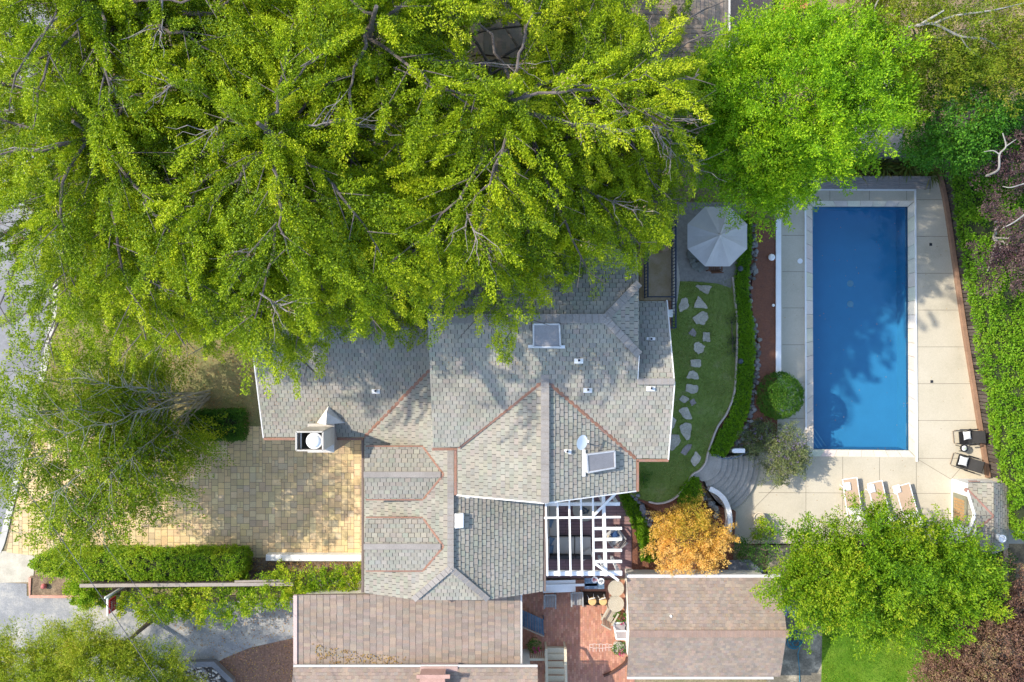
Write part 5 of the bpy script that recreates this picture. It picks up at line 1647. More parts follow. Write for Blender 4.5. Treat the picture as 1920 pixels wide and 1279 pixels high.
# pebble planter
pp = empty('pebble_planter', 'grey timber edged planter of pale pebbles at the lower edge', 'planter', P(390, 1270, 0))
b = MB(); strip_wall(b, PL([(340, 1248), (399, 1246), (432, 1278), (438, 1330)], .3), .26, 0, .3); part(b, 'timber_edge', M('grey_sleeper', (.16, .165, .18), .85, var=.25), pp)
b = MB(); rs = random.Random(21); poly = XY([(330, 1252), (396, 1251), (426, 1282), (428, 1340), (330, 1340)], .2); X0, X1, Y0, Y1 = bounds(poly)
b.slab(poly, 0, .1, col=(.08, .07, .06))
for i in range(420):
    x, y = rs.uniform(X0, X1), rs.uniform(Y0, Y1)
    if in_poly(np.array([x]), np.array([y]), poly)[0]:
        r = rs.uniform(.035, .085); g_ = rs.choice([(.42, .40, .36), (.30, .26, .22), (.52, .49, .44), (.24, .23, .22), (.40, .33, .26)]); b.rock((x, y, .12), (r, r * .8, r * .6), g_, i, .2)
part(b, 'pebbles', m_attr, pp)
# overhead wires
for i, (a, c, r_) in enumerate((((-260, 520), (330, 1330), .014), ((-180, 560), (420, 1330), .008))):
    b = MB(); p0, p1 = P(*a, 7.4), P(*c, 7.0); b.tube([p0.lerp(p1, t / 16) + Vector((0, 0, -.5 * math.sin(math.pi * t / 16))) for t in range(17)], r_, 6)
    tag(b.build('overhead_wire', M('grey_cable', (.10, .10, .11), .6)), ['thicker grey overhead wire crossing the driveway and hedge', 'thin grey overhead wire to the right of the thicker one'][i], 'wire')
# hose coil, slabs, sheet
b = MB(); q = P(1488, 1198, .3); pts = []
for i in range(150):
    t = i / 150; a = t * 2 * math.pi * 7; r = .26 + .13 * math.sin(t * 19) ; pts.append((q.x + r * math.cos(a), q.y + r * math.sin(a) - .1 * math.sin(t * 9), .3 + .28 * t + .03 * math.sin(a * 3)))
pts += [(q.x + .2, q.y - .7, .3), (q.x + .28, q.y - 1.5, .28), (q.x + .3, q.y - 2.6, .28)]
b.tube(pts, .019, 6); tag(b.build('garden_hose', M('teal_hose', (.015, .16, .22), .5)), 'teal garden hose in a messy coil beside the cottage', 'hose')
for px, py, w, h, lab in ((1472, 1146, .2, .5, 'grey blue stone slab closest to the cottage roof'), (1480, 1138, .16, .6, 'narrow grey blue slab, middle of three by the cottage'), (1490, 1148, .2, .45, 'grey blue slab under the edge of the maple')):
    q = P(px, py, .3); b = MB(); b.box((q.x, q.y, .29), (w, h, .07)); tag(b.build('stone_slab', M('blue_grey_slab', (.26, .29, .34), .8, var=.2), bevel=.01), lab, 'slab', 'slabs beside the cottage')
b = MB(); b.slab(XY([(1366, 1052), (1405, 1050), (1432, 1072), (1424, 1086), (1366, 1086)], .4), .3, .36); tag(b.build('ground_sheet', M('slate_blue_sheet', (.15, .17, .21), .6, var=.3, scale=3)), 'slate blue sheet lying on the ground behind the cottage gutter', 'sheet')
b = MB(); q = P(1424, 972, ZP + .35); b.lathe((q.x, q.y, ZP), [(.18, 0), (.26, .34), (.28, .36), (.24, .37), (.22, .3), (.001, .3)], 22); tag(b.build('planter_pot', M('cream_pot', (.55, .47, .36), .8)), 'cream round pot beside the bright green shrub on the deck', 'pot')

# ================================================================== PLANTS
UP = np.array([0, 0, 1.0])
m_core = M('hedge_branches', (.035, .045, .018), .95, var=.3)


m_core_green = M('groundcover_stems', (.05, .11, .012), .95, var=.3)


def shrink(poly, d):
    cx = sum(p_[0] for p_ in poly) / len(poly); cy = sum(p_[1] for p_ in poly) / len(poly)
    out = []
    for x, y in poly:
        L_ = math.hypot(x - cx, y - cy) or 1; k = max(.2, (L_ - d) / L_); out.append((cx + (x - cx) * k, cy + (y - cy) * k))
    return out


def hedge(name, label, px, z0, z1, mat, leaf=(.075, .045), dens=95, per=14, pr=.11, seed=0, bump=.10, cat='hedge', world=None, inset=.14, core=None, side=1.0):
    rng = np.random.default_rng(seed)
    poly = world or XY(px, z1)
    X0, X1, Y0, Y1 = bounds(poly)
    A = abs(area2(poly))
    n = int(A * dens * (X1 - X0) * (Y1 - Y0) / A)
    x = rng.uniform(X0, X1, n); y = rng.uniform(Y0, Y1, n)
    k = in_poly(x, y, poly); x, y = x[k], y[k]
    zz = z1 - .06 + np.array([noise.noise(Vector((a * 1.1, c * 1.1, seed))) + .5 * noise.noise(Vector((a * 3, c * 3, seed))) for a, c in zip(x, y)]) * bump
    PC = [np.stack([x, y, zz], 1)]; PN = [np.tile(UP, (len(x), 1))]
    ring = [Vector((*p_, 0)) for p_ in poly]
    for i in range(len(ring)):
        a, c = ring[i - 1], ring[i]; L_ = (c - a).length
        m_ = int(L_ * (z1 - z0) * dens * .7 * side)
        if m_ < 1: continue
        t = rng.uniform(0, 1, m_); z = rng.uniform(z0, z1, m_)
        nr = np.array([(c - a).y, -(c - a).x, 0]) / max(L_, 1e-6)
        mid = a.lerp(c, .5)
        if in_poly(np.array([mid.x + nr[0] * .02]), np.array([mid.y + nr[1] * .02]), poly)[0]: nr = -nr
        q = np.stack([a.x + (c.x - a.x) * t, a.y + (c.y - a.y) * t, z], 1) + nr * rng.uniform(-.1, .06, m_)[:, None]
        PC.append(q); PN.append(np.tile(nr, (m_, 1)))
    PC = np.concatenate(PC); PN = np.concatenate(PN)
    cr = np.array([.5 + .6 * noise.noise(Vector((p_[0] * .9, p_[1] * .9, seed + 3.3))) for p_ in PC]) + rng.normal(0, .15, len(PC))
    C, D, L_, W_, rn = puffs_to_leaves(rng, PC, np.full(len(PC), pr), PN, per, leaf, cr=np.clip(cr, 0, 1))
    r = empty(name, label, cat, (sum(p_[0] for p_ in poly) / len(poly), sum(p_[1] for p_ in poly) / len(poly), z0))
    leaf_mesh('foliage', mat, C, D, rand_dirs(rng, len(C)) + UP * .6, L_, W_, rn, r)
    b = MB(); b.slab(shrink(poly, inset), z0 - .05, z1 - .14); part(b, 'branches', core or m_core, r)
    return r


LF_HEDGE = LEAF('hedge_leaf', [(.10, .23, .012), (.20, .37, .015), (.34, .48, .02), (.50, .53, .03)])
LF_MOWN = LEAF('groundcover_leaf', [(.10, .23, .008), (.17, .34, .010), (.24, .42, .012)])
LF_EAST = LEAF('east_hedge_leaf', [(.07, .19, .01), (.14, .31, .012), (.22, .40, .018), (.30, .44, .03)])
LF_BUSH = LEAF('round_bush_leaf', [(.03, .11, .015), (.06, .17, .018), (.10, .23, .02), (.19, .26, .03)])

hedge('hedge', 'big clipped rectangular green hedge along the lower side of the paver driveway', [(54, 1062), (68, 1046), (230, 1043), (446, 1044), (450, 1062), (446, 1086), (240, 1086), (150, 1084), (78, 1078)], 0, 1.6, LF_HEDGE, seed=1, bump=.12)
hedge('hedge', 'short dark clipped hedge between the birch and the slate roof corner', [(345, 776), (450, 774), (450, 824), (345, 824)], 0, .9, LEAF('dark_hedge_leaf', [(.03, .10, .012), (.06, .17, .015), (.10, .22, .02)]), seed=2)
lp = [(1393, 405), (1390, 470), (1381, 530), (1385, 580), (1390, 640), (1386, 700), (1383, 740), (1372, 780), (1350, 815), (1333, 850)]
rp = [(1358, 856), (1385, 815), (1402, 775), (1408, 740), (1412, 700), (1414, 660), (1414, 620), (1404, 560), (1402, 520), (1408, 480), (1408, 405)]
hedge('clipped_strip', 'long winding strip of clipped bright green groundcover beside the lawn edging', lp + rp, ZL, ZL + .32, LF_MOWN, (.06, .036), 190, 11, .06, 3, .04, 'groundcover', inset=.06, core=m_core_green)
hedge('clipped_strip', 'bright green clipped strip along the edge of the plum coloured patio', [(1160, 905), (1182, 915), (1200, 955), (1222, 1010), (1228, 1050), (1206, 1052), (1199, 1010), (1186, 978), (1170, 945)], 0.1, .55, LF_MOWN, (.06, .036), 190, 11, .06, 4, .04, 'groundcover', inset=.06, core=m_core_green)
hedge('clipped_strip', 'small clipped green block between the lawn corner and the white curved wall', [(1290, 903), (1308, 897), (1316, 925), (1308, 948), (1278, 948), (1274, 930)], .5, 1.0, LF_MOWN, (.06, .036), 190, 11, .06, 5, .04, 'groundcover', inset=.06, core=m_core_green)
hedge('hedge', 'tall loose bright green hedge behind the board fence on the right', [(1804, 325), (1814, 400), (1826, 480), (1840, 560), (1854, 650), (1866, 720), (1878, 800), (1892, 870), (1906, 940), (1916, 1010), (2100, 1010), (2100, 250), (1800, 250)], ZP + 1.35, ZP + 2.2, LF_EAST, (.10, .06), 60, 15, .16, 6, .45, inset=.3)


def crown(root, mat, blobs_px, n, per, leaf, pr, seed, name='crown', bias=.75, low=-.3, jitter=.18, crf=None, sprayn=0, spray_len=1.0, spray_leaf=None, flat=.75, inner=.35):
    """blobs_px: (px, py, z of lobe centre, radius in metres, vertical ratio)"""
    rng = np.random.default_rng(seed)
    B = []
    for px, py, z, r, vr in blobs_px:
        q = P(px, py, z); B.append((q.x, q.y, z, r, r, r * vr))
    PC, PN = blob_puffs(rng, B, n, jitter, low)
    PR = rng.uniform(.7, 1.3, len(PC)) * pr
    cr = np.array([.5 + .55 * noise.noise(Vector((p_[0] * .6, p_[1] * .6, p_[2] * .6 + seed))) for p_ in PC]) + rng.normal(0, .16, len(PC))
    if crf is not None: cr = crf(PC, cr)
    res = [puffs_to_leaves(rng, PC, PR, PN, per, leaf, bias, flat, np.clip(cr, 0, 1))]
    if sprayn:
        idx = rng.choice(len(PC), sprayn)
        D = PN[idx] + rng.normal(0, .35, (sprayn, 3)); D[:, 2] *= .6
        res.append(sprays_to_leaves(rng, PC[idx], D, rng.uniform(.7, 1.3, sprayn) * spray_len, rng.uniform(.1, .35, sprayn)[:, None][:, 0], 9, 2, 4, spray_leaf or leaf, .4, np.clip(cr[idx], 0, 1)))
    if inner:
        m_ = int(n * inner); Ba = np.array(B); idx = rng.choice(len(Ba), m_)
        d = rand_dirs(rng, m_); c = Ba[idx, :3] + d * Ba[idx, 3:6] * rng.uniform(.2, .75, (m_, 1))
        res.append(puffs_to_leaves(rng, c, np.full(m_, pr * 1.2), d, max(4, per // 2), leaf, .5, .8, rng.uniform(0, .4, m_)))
    C, D, L_, W_, rn = (np.concatenate([r[i] for r in res]) for i in range(5))
    return leaf_mesh(name, mat, C, D, rand_dirs(rng, len(C)) + UP * .5, L_, W_, rn, root), B


def tree_trunk(root, base, B, r0, mat, seed, name='trunk', fork=.45):
    rs = random.Random(seed)
    b = MB()
    top = Vector((sum(x[0] for x in B) / len(B), sum(x[1] for x in B) / len(B), sum(x[2] for x in B) / len(B)))
    f = base.lerp(top, fork)
    b.tube(curve_pts(base - Vector((0, 0, .1)), f, 5, 0, .1, rs), [r0 * (1.25 - .1 * i) for i in range(6)], 9)
    for x in B:
        e = Vector(x[:3]); e.z += x[5] * .3
        b.tube(curve_pts(f, e, 6, .05, .25, rs), [r0 * (.6 - .085 * i) + .012 for i in range(7)], 6)
    return part(b, name, mat, root)


def tree(name, label, cat, base_px, bz, blobs, mat, n, per, leaf, pr, seed, bark=m_bark, r0=.16, group=None, **kw):
    base = P(*base_px, bz)
    root = empty(name, label, cat, base, group)
    cr_, B = crown(root, mat, blobs, n, per, leaf, pr, seed, **kw)
    tree_trunk(root, base, B, r0, bark, seed)
    return root, B


# round clipped bush
tree('round_bush', 'dense round clipped dark green bush beside the pool deck', 'bush', (1442, 737), ZP - .1, [(1460, 742, ZP + 1.15, 1.02, .95)], LF_BUSH, 1100, 16, (.055, .034), .085, 21, r0=.03, jitter=.04, low=-.5, inner=.6)
# lavender
LF_LAV = LEAF('lavender_leaf', [(.09, .13, .05), (.16, .21, .08), (.24, .28, .10), (.30, .28, .16)])
lv, LB = tree('flowering_shrub', 'loose grey green shrub with pale purple flowers hanging over the pool corner', 'shrub', (1440, 832), ZP - .1, [(1470, 840, ZP + 1.2, .85, .6), (1490, 860, ZP + 1.0, .6, .6), (1425, 815, ZP + 1.1, .65, .6), (1460, 880, ZP + .8, .6, .6), (1402, 828, ZP + 1.0, .45, .6)], LF_LAV, 900, 13, (.075, .036), .14, 22, bark=m_bark, r0=.04, sprayn=70, spray_len=.5, jitter=.35)
rng = np.random.default_rng(5)
PCf, PNf = blob_puffs(rng, LB, 300, .25, 0)
leafy('flowers', LEAF('purple_flower', [(.20, .13, .30), (.30, .21, .42), (.42, .33, .50)], .25), (PCf, PNf), lv, (.05, .028), 9, .075, rng)
# orange maple
def orange_cr(PC, cr):
    q = P(1250, 965, 2); q2 = P(1300, 1040, 2)
    d = (PC[:, 1] - q2.y) / (q.y - q2.y)
    return np.clip(.98 - .75 * d + 1.0 * (cr - .5), 0, 1)
tree('orange_maple', 'small maple with orange autumn leaves above the cottage gutter', 'tree', (1290, 1005), .3, [(1290, 1015, 2.3, .95, .7), (1338, 1008, 2.1, .62, .7), (1250, 985, 2.0, .7, .7), (1262, 1040, 2.2, .75, .7), (1325, 1045, 2.1, .65, .7), (1295, 968, 1.9, .7, .7), (1240, 1020, 2.0, .5, .7), (1355, 1000, 1.9, .35, .7)],
     LEAF('orange_leaf', [(.20, .25, .02), (.50, .38, .04), (.86, .54, .09), (.88, .56, .17), (.90, .66, .22)], .4), 560, 30, (.07, .032), .15, 23, r0=.06, crf=orange_cr, sprayn=170, spray_len=.45, jitter=.38, inner=.2)
# bright ash tree by the pool
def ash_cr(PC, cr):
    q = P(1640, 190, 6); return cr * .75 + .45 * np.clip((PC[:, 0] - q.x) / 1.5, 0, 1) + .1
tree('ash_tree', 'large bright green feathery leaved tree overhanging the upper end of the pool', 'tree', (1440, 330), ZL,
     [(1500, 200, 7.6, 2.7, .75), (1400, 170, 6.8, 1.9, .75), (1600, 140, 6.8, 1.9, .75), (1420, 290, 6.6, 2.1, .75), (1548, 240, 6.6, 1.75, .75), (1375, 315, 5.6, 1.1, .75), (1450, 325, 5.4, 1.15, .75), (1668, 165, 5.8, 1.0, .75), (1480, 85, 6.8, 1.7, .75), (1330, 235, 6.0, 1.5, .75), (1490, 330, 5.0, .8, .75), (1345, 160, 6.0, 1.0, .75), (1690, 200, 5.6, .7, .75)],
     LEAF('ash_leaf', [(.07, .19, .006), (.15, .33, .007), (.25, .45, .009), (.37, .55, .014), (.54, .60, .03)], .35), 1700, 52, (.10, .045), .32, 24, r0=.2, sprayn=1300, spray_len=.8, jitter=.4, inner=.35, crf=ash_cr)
# green maple bottom right
tree('maple_tree', 'wide green maple with yellowish tips between the pool deck and the corner lawn', 'tree', (1610, 1010), .25,
     [(1640, 1069, 6.0, 1.7, .6), (1545, 1044, 5.4, 1.15, .6), (1510, 1089, 5.2, 1.1, .6), (1600, 1014, 5.4, 1.05, .6), (1700, 1019, 5.5, 1.1, .6), (1775, 1069, 5.4, 1.2, .6), (1705, 1129, 5.2, 1.25, .6), (1610, 1129, 5.0, 1.15, .6), (1810, 1114, 4.8, .9, .6), (1525, 1144, 4.5, .7, .6), (1760, 1149, 4.8, .9, .6), (1565, 1089, 5.8, 1.2, .6), (1490, 1054, 4.6, .5, .7), (1835, 1064, 4.5, .6, .6), (1665, 1169, 4.3, .6, .6), (1505, 1184, 3.8, .4, .6), (1650, 979, 5.0, .55, .6), (1745, 999, 5.0, .5, .6), (1560, 999, 5.0, .5, .6), (1700, 979, 4.8, .4, .6)],
     LEAF('maple_leaf', [(.055, .15, .008), (.12, .26, .008), (.20, .35, .010), (.30, .41, .015), (.44, .45, .03)], .4), 560, 70, (.085, .05), .27, 25, r0=.16, sprayn=1250, spray_len=.85, spray_leaf=(.095, .05), jitter=.5, inner=.12)
# dark tree and pale branched tree, top right
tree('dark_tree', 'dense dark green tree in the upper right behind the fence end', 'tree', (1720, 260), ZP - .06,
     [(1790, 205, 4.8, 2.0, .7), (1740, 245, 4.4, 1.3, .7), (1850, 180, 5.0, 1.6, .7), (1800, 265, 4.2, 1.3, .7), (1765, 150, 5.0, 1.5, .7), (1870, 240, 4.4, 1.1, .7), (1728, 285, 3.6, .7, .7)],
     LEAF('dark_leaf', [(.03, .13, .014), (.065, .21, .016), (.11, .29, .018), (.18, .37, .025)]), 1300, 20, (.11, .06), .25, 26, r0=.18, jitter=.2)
tp, TB = tree('pale_branched_tree', 'airy yellowish green tree with pale bare branches in the upper right corner', 'tree', (1600, 150), ZP - .06,
     [(1730, 45, 6.8, 1.8, .5), (1800, 70, 6.8, 1.6, .5), (1860, 40, 7.0, 1.6, .5), (1680, 20, 6.5, 1.2, .5), (1760, 120, 6.0, 1.2, .5), (1900, 110, 6.4, 1.2, .5), (1820, 0, 7.0, 1.8, .5), (1620, -10, 6.2, 1.0, .5), (1900, -20, 7, 1.6, .5)],
     LEAF('olive_leaf', [(.10, .18, .012), (.18, .27, .015), (.29, .34, .02), (.45, .34, .08)], .4), 900, 16, (.10, .04), .24, 27, bark=m_bark_pale, r0=.1, sprayn=900, spray_len=.9, spray_leaf=(.10, .03), jitter=.45, inner=.15)
b = MB(); rs = random.Random(6)
for pts, r in (([(1600, 150, 3), (1655, 68, 6), (1720, 48, 7.6), (1770, 20, 8.2)], .10), ([(1720, 48, 7.6), (1750, 45, 7.8), (1800, 68, 7.7), (1850, 75, 7.6), (1880, 102, 7.3)], .06), ([(1750, 45, 7.8), (1790, 30, 8), (1860, 20, 8.2), (1925, 5, 8.2)], .05), ([(1655, 68, 6), (1640, 20, 7), (1660, -20, 7.6)], .06), ([(1850, 75, 7.6), (1870, 85, 7.5), (1900, 80, 7.5)], .025), ([(1800, 68, 7.7), (1815, 90, 7.5), (1840, 110, 7.3)], .025)):
    c_ = smooth_curve([P(*p_) for p_ in pts], 5); b.tube(c_, [r * (1 - .7 * i / len(c_)) for i in range(len(c_))], 6)
part(b, 'bare_branches', m_bark_pale, tp)
# plum trees over the east hedge
LF_PLUM = LEAF('plum_leaf', [(.04, .025, .03), (.085, .05, .055), (.15, .09, .09), (.22, .155, .13)], .2)
def plum(label, base, blobs, seed, n, branches):
    r, B = tree('plum_tree', label, 'tree', base, ZP - .06, blobs, LF_PLUM, n, 16, (.085, .045), .2, seed, bark=m_bark_pale, r0=.08, group='purple plum trees on the right', jitter=.35, sprayn=90, spray_len=.7)
    for pts, rad in branches:
        b = MB(); c_ = smooth_curve([P(*p_) for p_ in pts], 5); b.tube(c_, [rad * (1 - .6 * i / len(c_)) for i in range(len(c_))], 6)
        part(b, 'bare_branch', m_bark_pale, r)
plum('purple leaved plum tree with pale forked limbs at the upper right edge', (1830, 300), [(1885, 262, 4.6, .95, .5), (1845, 295, 4.2, .6, .5), (1905, 325, 4.5, .75, .5), (1830, 275, 4.1, .45, .5)], 31, 170, [([(1850, 330, 4.6), (1872, 318, 5.5), (1874, 290, 5.7), (1886, 275, 5.8), (1880, 250, 5.9)], .05), ([(1874, 290, 5.7), (1862, 283, 5.7), (1845, 285, 5.6)], .03), ([(1886, 275, 5.8), (1905, 262, 5.8)], .025)])
plum('purple leaved plum tree in the middle of the right edge', (1850, 420), [(1868, 398, 4.2, .5, .5), (1900, 450, 4.3, .75, .5), (1878, 490, 4.0, .55, .5), (1915, 500, 4.2, .6, .5), (1850, 510, 3.8, .3, .5)], 32, 170, [([(1925, 400, 5), (1900, 418, 5.2), (1880, 428, 5.1)], .035), ([(1920, 345, 5.2), (1895, 352, 5.3), (1880, 350, 5.2)], .03)])
tree('plum_tree', 'broad purple brown leaved tree filling the lower right corner', 'tree', (1840, 1150), ZP - .06, [(1860, 1210, 4.0, 2.1, .6), (1800, 1240, 3.6, 1.4, .6), (1900, 1150, 4.0, 1.6, .6), (1780, 1290, 3.4, 1.3, .6), (1900, 1280, 4.0, 2.0, .6), (1850, 1145, 3.6, .9, .6)], LEAF('brown_plum_leaf', [(.07, .04, .035), (.15, .08, .06), (.25, .14, .09), (.30, .26, .10)], .25), 2000, 28, (.085, .045), .2, 33, group='purple plum trees on the right', jitter=.3, sprayn=500, spray_len=.6)
# bottom left tree
tree('feathery_tree', 'soft feathery yellow green tree in the lower left corner', 'tree', (290, 1160), 0, [(168, 1265, 4.6, 1.5, .6), (48, 1275, 4.3, 1.5, .6), (273, 1275, 4.2, 1.2, .6), (153, 1202, 3.8, .75, .6), (323, 1255, 3.7, .6, .6), (218, 1330, 4.8, 1.9, .6), (68, 1340, 4.8, 1.9, .6), (-42, 1290, 4.4, 1.4, .6), (8, 1220, 3.8, .6, .6), (213, 1225, 4.0, .7, .6), (333, 1295, 3.6, .6, .6), (103, 1230, 4.0, .8, .6)],
     LEAF('feathery_leaf', [(.14, .23, .012), (.27, .37, .018), (.42, .48, .03), (.58, .50, .09)], .35), 1700, 20, (.12, .036), .24, 28, r0=.1, sprayn=1900, spray_len=.75, spray_leaf=(.10, .022), jitter=.35, inner=.3)
# climbing shrubs along the fence
LF_VINE = LEAF('vine_leaf', [(.10, .24, .012), (.23, .39, .015), (.40, .50, .02), (.58, .56, .04)])
for label, base, blobs, n, seed in (('yellow green bush beside the red sign on the asphalt drive', (285, 1120), [(265, 1122, 1.0, 0.74, .8), (300, 1128, 1.05, 0.81, .8), (330, 1122, 0.95, 0.68, .8), (285, 1142, .5, .4, .8)], 190, 41),
        ('yellow green bush in the middle of the fence line', (390, 1120), [(375, 1122, 1.05, 0.81, .8), (410, 1120, 1.15, 0.88, .8), (445, 1115, 1.05, 0.74, .8), (365, 1138, .5, .4, .8), (350, 1112, .7, .45, .8)], 220, 42),
        ('green bush sprawling over the fence end next to the brown garage roof', (540, 1100), [(480, 1112, 1.15, 0.74, .8), (515, 1105, 1.35, 0.74, .8), (545, 1098, 1.4, .55, .8), (575, 1092, 1.5, .5, .8), (600, 1090, 1.5, .5, .8), (625, 1086, 1.4, .5, .8), (655, 1084, 1.5, .5, .8), (668, 1070, 1.2, .35, .8), (640, 1098, 1.3, .35, .8)], 420, 43),
        ('dark green shrub growing through the hedge by the sign', (165, 1095), [(160, 1100, .9, .55, .8), (190, 1108, .7, .45, .8), (150, 1115, .5, .4, .8)], 140, 44)):
    tree('fence_shrub', label, 'shrub', base, 0, blobs, LF_VINE if seed != 44 else LF_HEDGE, n, 15, (.085, .055), .15, seed, r0=.05, group='shrubs along the board fence', jitter=.3, sprayn=60, spray_len=.4)
# small shrubs
tree('small_shrub', 'small bright green shrub at the edge of the deck beside the cream pot', 'shrub', (1428, 985), ZP, [(1432, 983, ZP + .45, .35, .8), (1418, 1000, ZP + .4, .28, .8), (1440, 1000, ZP + .3, .25, .8)], LF_VINE, 75, 13, (.085, .05), .12, 51, r0=.03, jitter=.3)
tree('small_shrub', 'dark low shrub between the white curved wall and the cottage', 'shrub', (1390, 1030), .3, [(1395, 1030, .8, .5, .6), (1420, 1045, .7, .5, .6), (1385, 1015, .7, .3, .6), (1440, 1030, .9, .45, .6)], LF_BUSH, 130, 12, (.08, .04), .15, 52, r0=.03, jitter=.4)
tree('small_shrub', 'dark green shrub behind the small pool house, near its pointed roof end', 'shrub', (1868, 1060), ZP, [(1868, 1055, .9, .75, .8), (1862, 1085, .8, .75, .8), (1850, 1065, .7, .55, .8), (1880, 1085, .5, .45, .8)], LEAF('deep_shrub_leaf', [(.03, .10, .01), (.06, .17, .012), (.11, .24, .02)]), 200, 13, (.09, .05), .16, 53, r0=.04, jitter=.25)
tree('small_shrub', 'sparse blue green lavender plants between the rock wall and the fanned steps', 'shrub', (1395, 818), .45, [(1395, 812, .75, .4, .6), (1420, 800, .75, .35, .6), (1378, 830, .75, .3, .6)], LEAF('blue_green_leaf', [(.05, .09, .05), (.09, .14, .07), (.14, .15, .18)]), 70, 12, (.07, .025), .12, 54, r0=.02, jitter=.4)
tree('small_shrub', 'dark shrub in the lawn corner by the wall of the house', 'shrub', (1208, 895), ZL, [(1208, 893, ZL + .25, .28, .6), (1206, 908, ZL + .2, .2, .6)], LF_BUSH, 45, 10, (.07, .03), .1, 55, r0=.02, jitter=.4)
tree('small_shrub', 'dark shrubs against the pale edging at the right of the lawn', 'shrub', (1372, 620), ZL, [(1372, 600, ZL + .1, .22, .5), (1374, 640, ZL + .1, .2, .5), (1374, 660, ZL + .08, .18, .5)], LEAF('dull_leaf', [(.03, .05, .03), (.06, .08, .05), (.09, .09, .09)]), 50, 9, (.06, .025), .09, 56, r0=.02, jitter=.4)
# spiky grasses at the head of the pool
for i, (px, py, lab) in enumerate(((1600, 318, 'arching yellow green grass clump nearest the bright tree at the head of the pool'), (1650, 312, 'arching grass clump with orange tips behind the slatted bench'), (1695, 312, 'largest arching grass clump, between the timber wall and the bench'), (1738, 325, 'leafy climber at the bench end by the fence'))):
    q = P(px, py, ZP + .1); rng = np.random.default_rng(60 + i); n = 130
    az = rng.uniform(0, 2 * math.pi, n); el = rng.uniform(.5, 1.3, n)
    D = np.stack([np.cos(az) * np.cos(el), np.sin(az) * np.cos(el), np.sin(el)], 1); L0 = rng.uniform(.5, .9, n)
    b0 = np.tile(np.array(q), (n, 1)) + rng.normal(0, .06, (n, 3)) * np.array([1, 1, .2])
    mid = b0 + D * (L0 * .6)[:, None]; D2 = D * np.array([1.4, 1.4, -.2])
    r = empty('grass_clump', lab, 'grass clump', q, 'plants at the head of the pool')
    leaf_mesh('blades', LEAF('grass_blade', [(.07, .13, .02), (.14, .20, .03), (.26, .22, .04)]), np.concatenate([b0, mid]), np.concatenate([D, D2]), rand_dirs(rng, 2 * n), np.concatenate([L0 * .7, L0 * .7]), .045, rng.uniform(0, 1, 2 * n), r)

# birch over the driveway
m_bark_birch = M('birch_bark', (.27, .265, .22), .9, var=.35, scale=3, fine=20, fvar=.2)


def birch():
    rng = np.random.default_rng(71); rs = random.Random(71)
    base = P(392, 742, 0)
    r = empty('birch_tree', 'airy several stemmed birch with pale limbs spreading over the driveway and kerb', 'tree', base)
    b = MB(); Bs, Ds, Ls, Cr = [], [], [], []
    ends = [(-6.4, -.2, 7.0), (-5.2, -2.4, 7.4), (-3.2, -3.2, 7.0), (-4.8, 1.4, 7.2), (-2.2, -.9, 8.2), (-6.4, -1.9, 5.6), (-3.8, -4.4, 5.8), (-2.0, 1.2, 7.2), (-1.4, -2.8, 6.6), (-3.6, -.2, 8.4), (-.9, -.3, 5.2), (-1.4, .7, 5.2), (-2.4, -4.6, 5.4), (-.5, -3.0, 5.0), (-4.8, -5.0, 5.2), (-3.2, -5.3, 5.0), (-6.3, -3.6, 5.2)]
    for k, e in enumerate(ends):
        end = base + Vector(e)
        st_ = base + Vector((rs.uniform(-.3, .1), rs.uniform(-.3, .3), 0))
        c_ = curve_pts(st_, end, 10, .10, .18, rs)
        b.tube(c_, [(.034 if k < 5 else .02) * (1 - i / 10.6) + .008 for i in range(11)], 7)
        for i in range(3, 11):
            for j in range(4):
                p0 = c_[i].lerp(c_[max(0, i - 1)], rs.random())
                az = math.atan2(e[1], e[0]) + rs.uniform(-1.5, 1.5); L_ = rs.uniform(.8, 2.0)
                tip = p0 + Vector((math.cos(az) * L_, math.sin(az) * L_, rs.uniform(-.3, .5)))
                cc = curve_pts(p0, tip, 4, .08, .2, rs); b.tube(cc, [.013, .011, .008, .006, .004], 5)
                for m_ in range(4):
                    v = cc[1 + m_ % 4]; a2 = az + rs.uniform(-.9, .9)
                    Bs.append(tuple(v)); Ds.append((math.cos(a2), math.sin(a2), rs.uniform(-.3, .05))); Ls.append(rs.uniform(.6, 1.3)); Cr.append(rs.random())
    part(b, 'trunk', m_bark_birch, r)
    C, D, L_, W_, rn = sprays_to_leaves(rng, np.array(Bs), np.array(Ds), np.array(Ls), .35, 13, 1, 5, (.085, .05), .20, np.array(Cr))
    leaf_mesh('crown', LEAF('birch_leaf', [(.085, .16, .006), (.18, .28, .008), (.31, .40, .010), (.45, .49, .03)], .35), C, D, rand_dirs(rng, len(C)) + UP * .6, L_, W_, rn, r)
birch()

eh = [o for o in bpy.data.objects if o.name.startswith('hedge') and 'board fence on the right' in o.get('label', '')][0]
b = MB(); b.slab(XY([(1822, 330), (1840, 460), (1862, 600), (1880, 740), (1905, 880), (1930, 1000), (2080, 1000), (2080, 260), (1820, 260)], ZP), ZP - .1, ZP + 1.4); part(b, 'stems', m_core, eh)

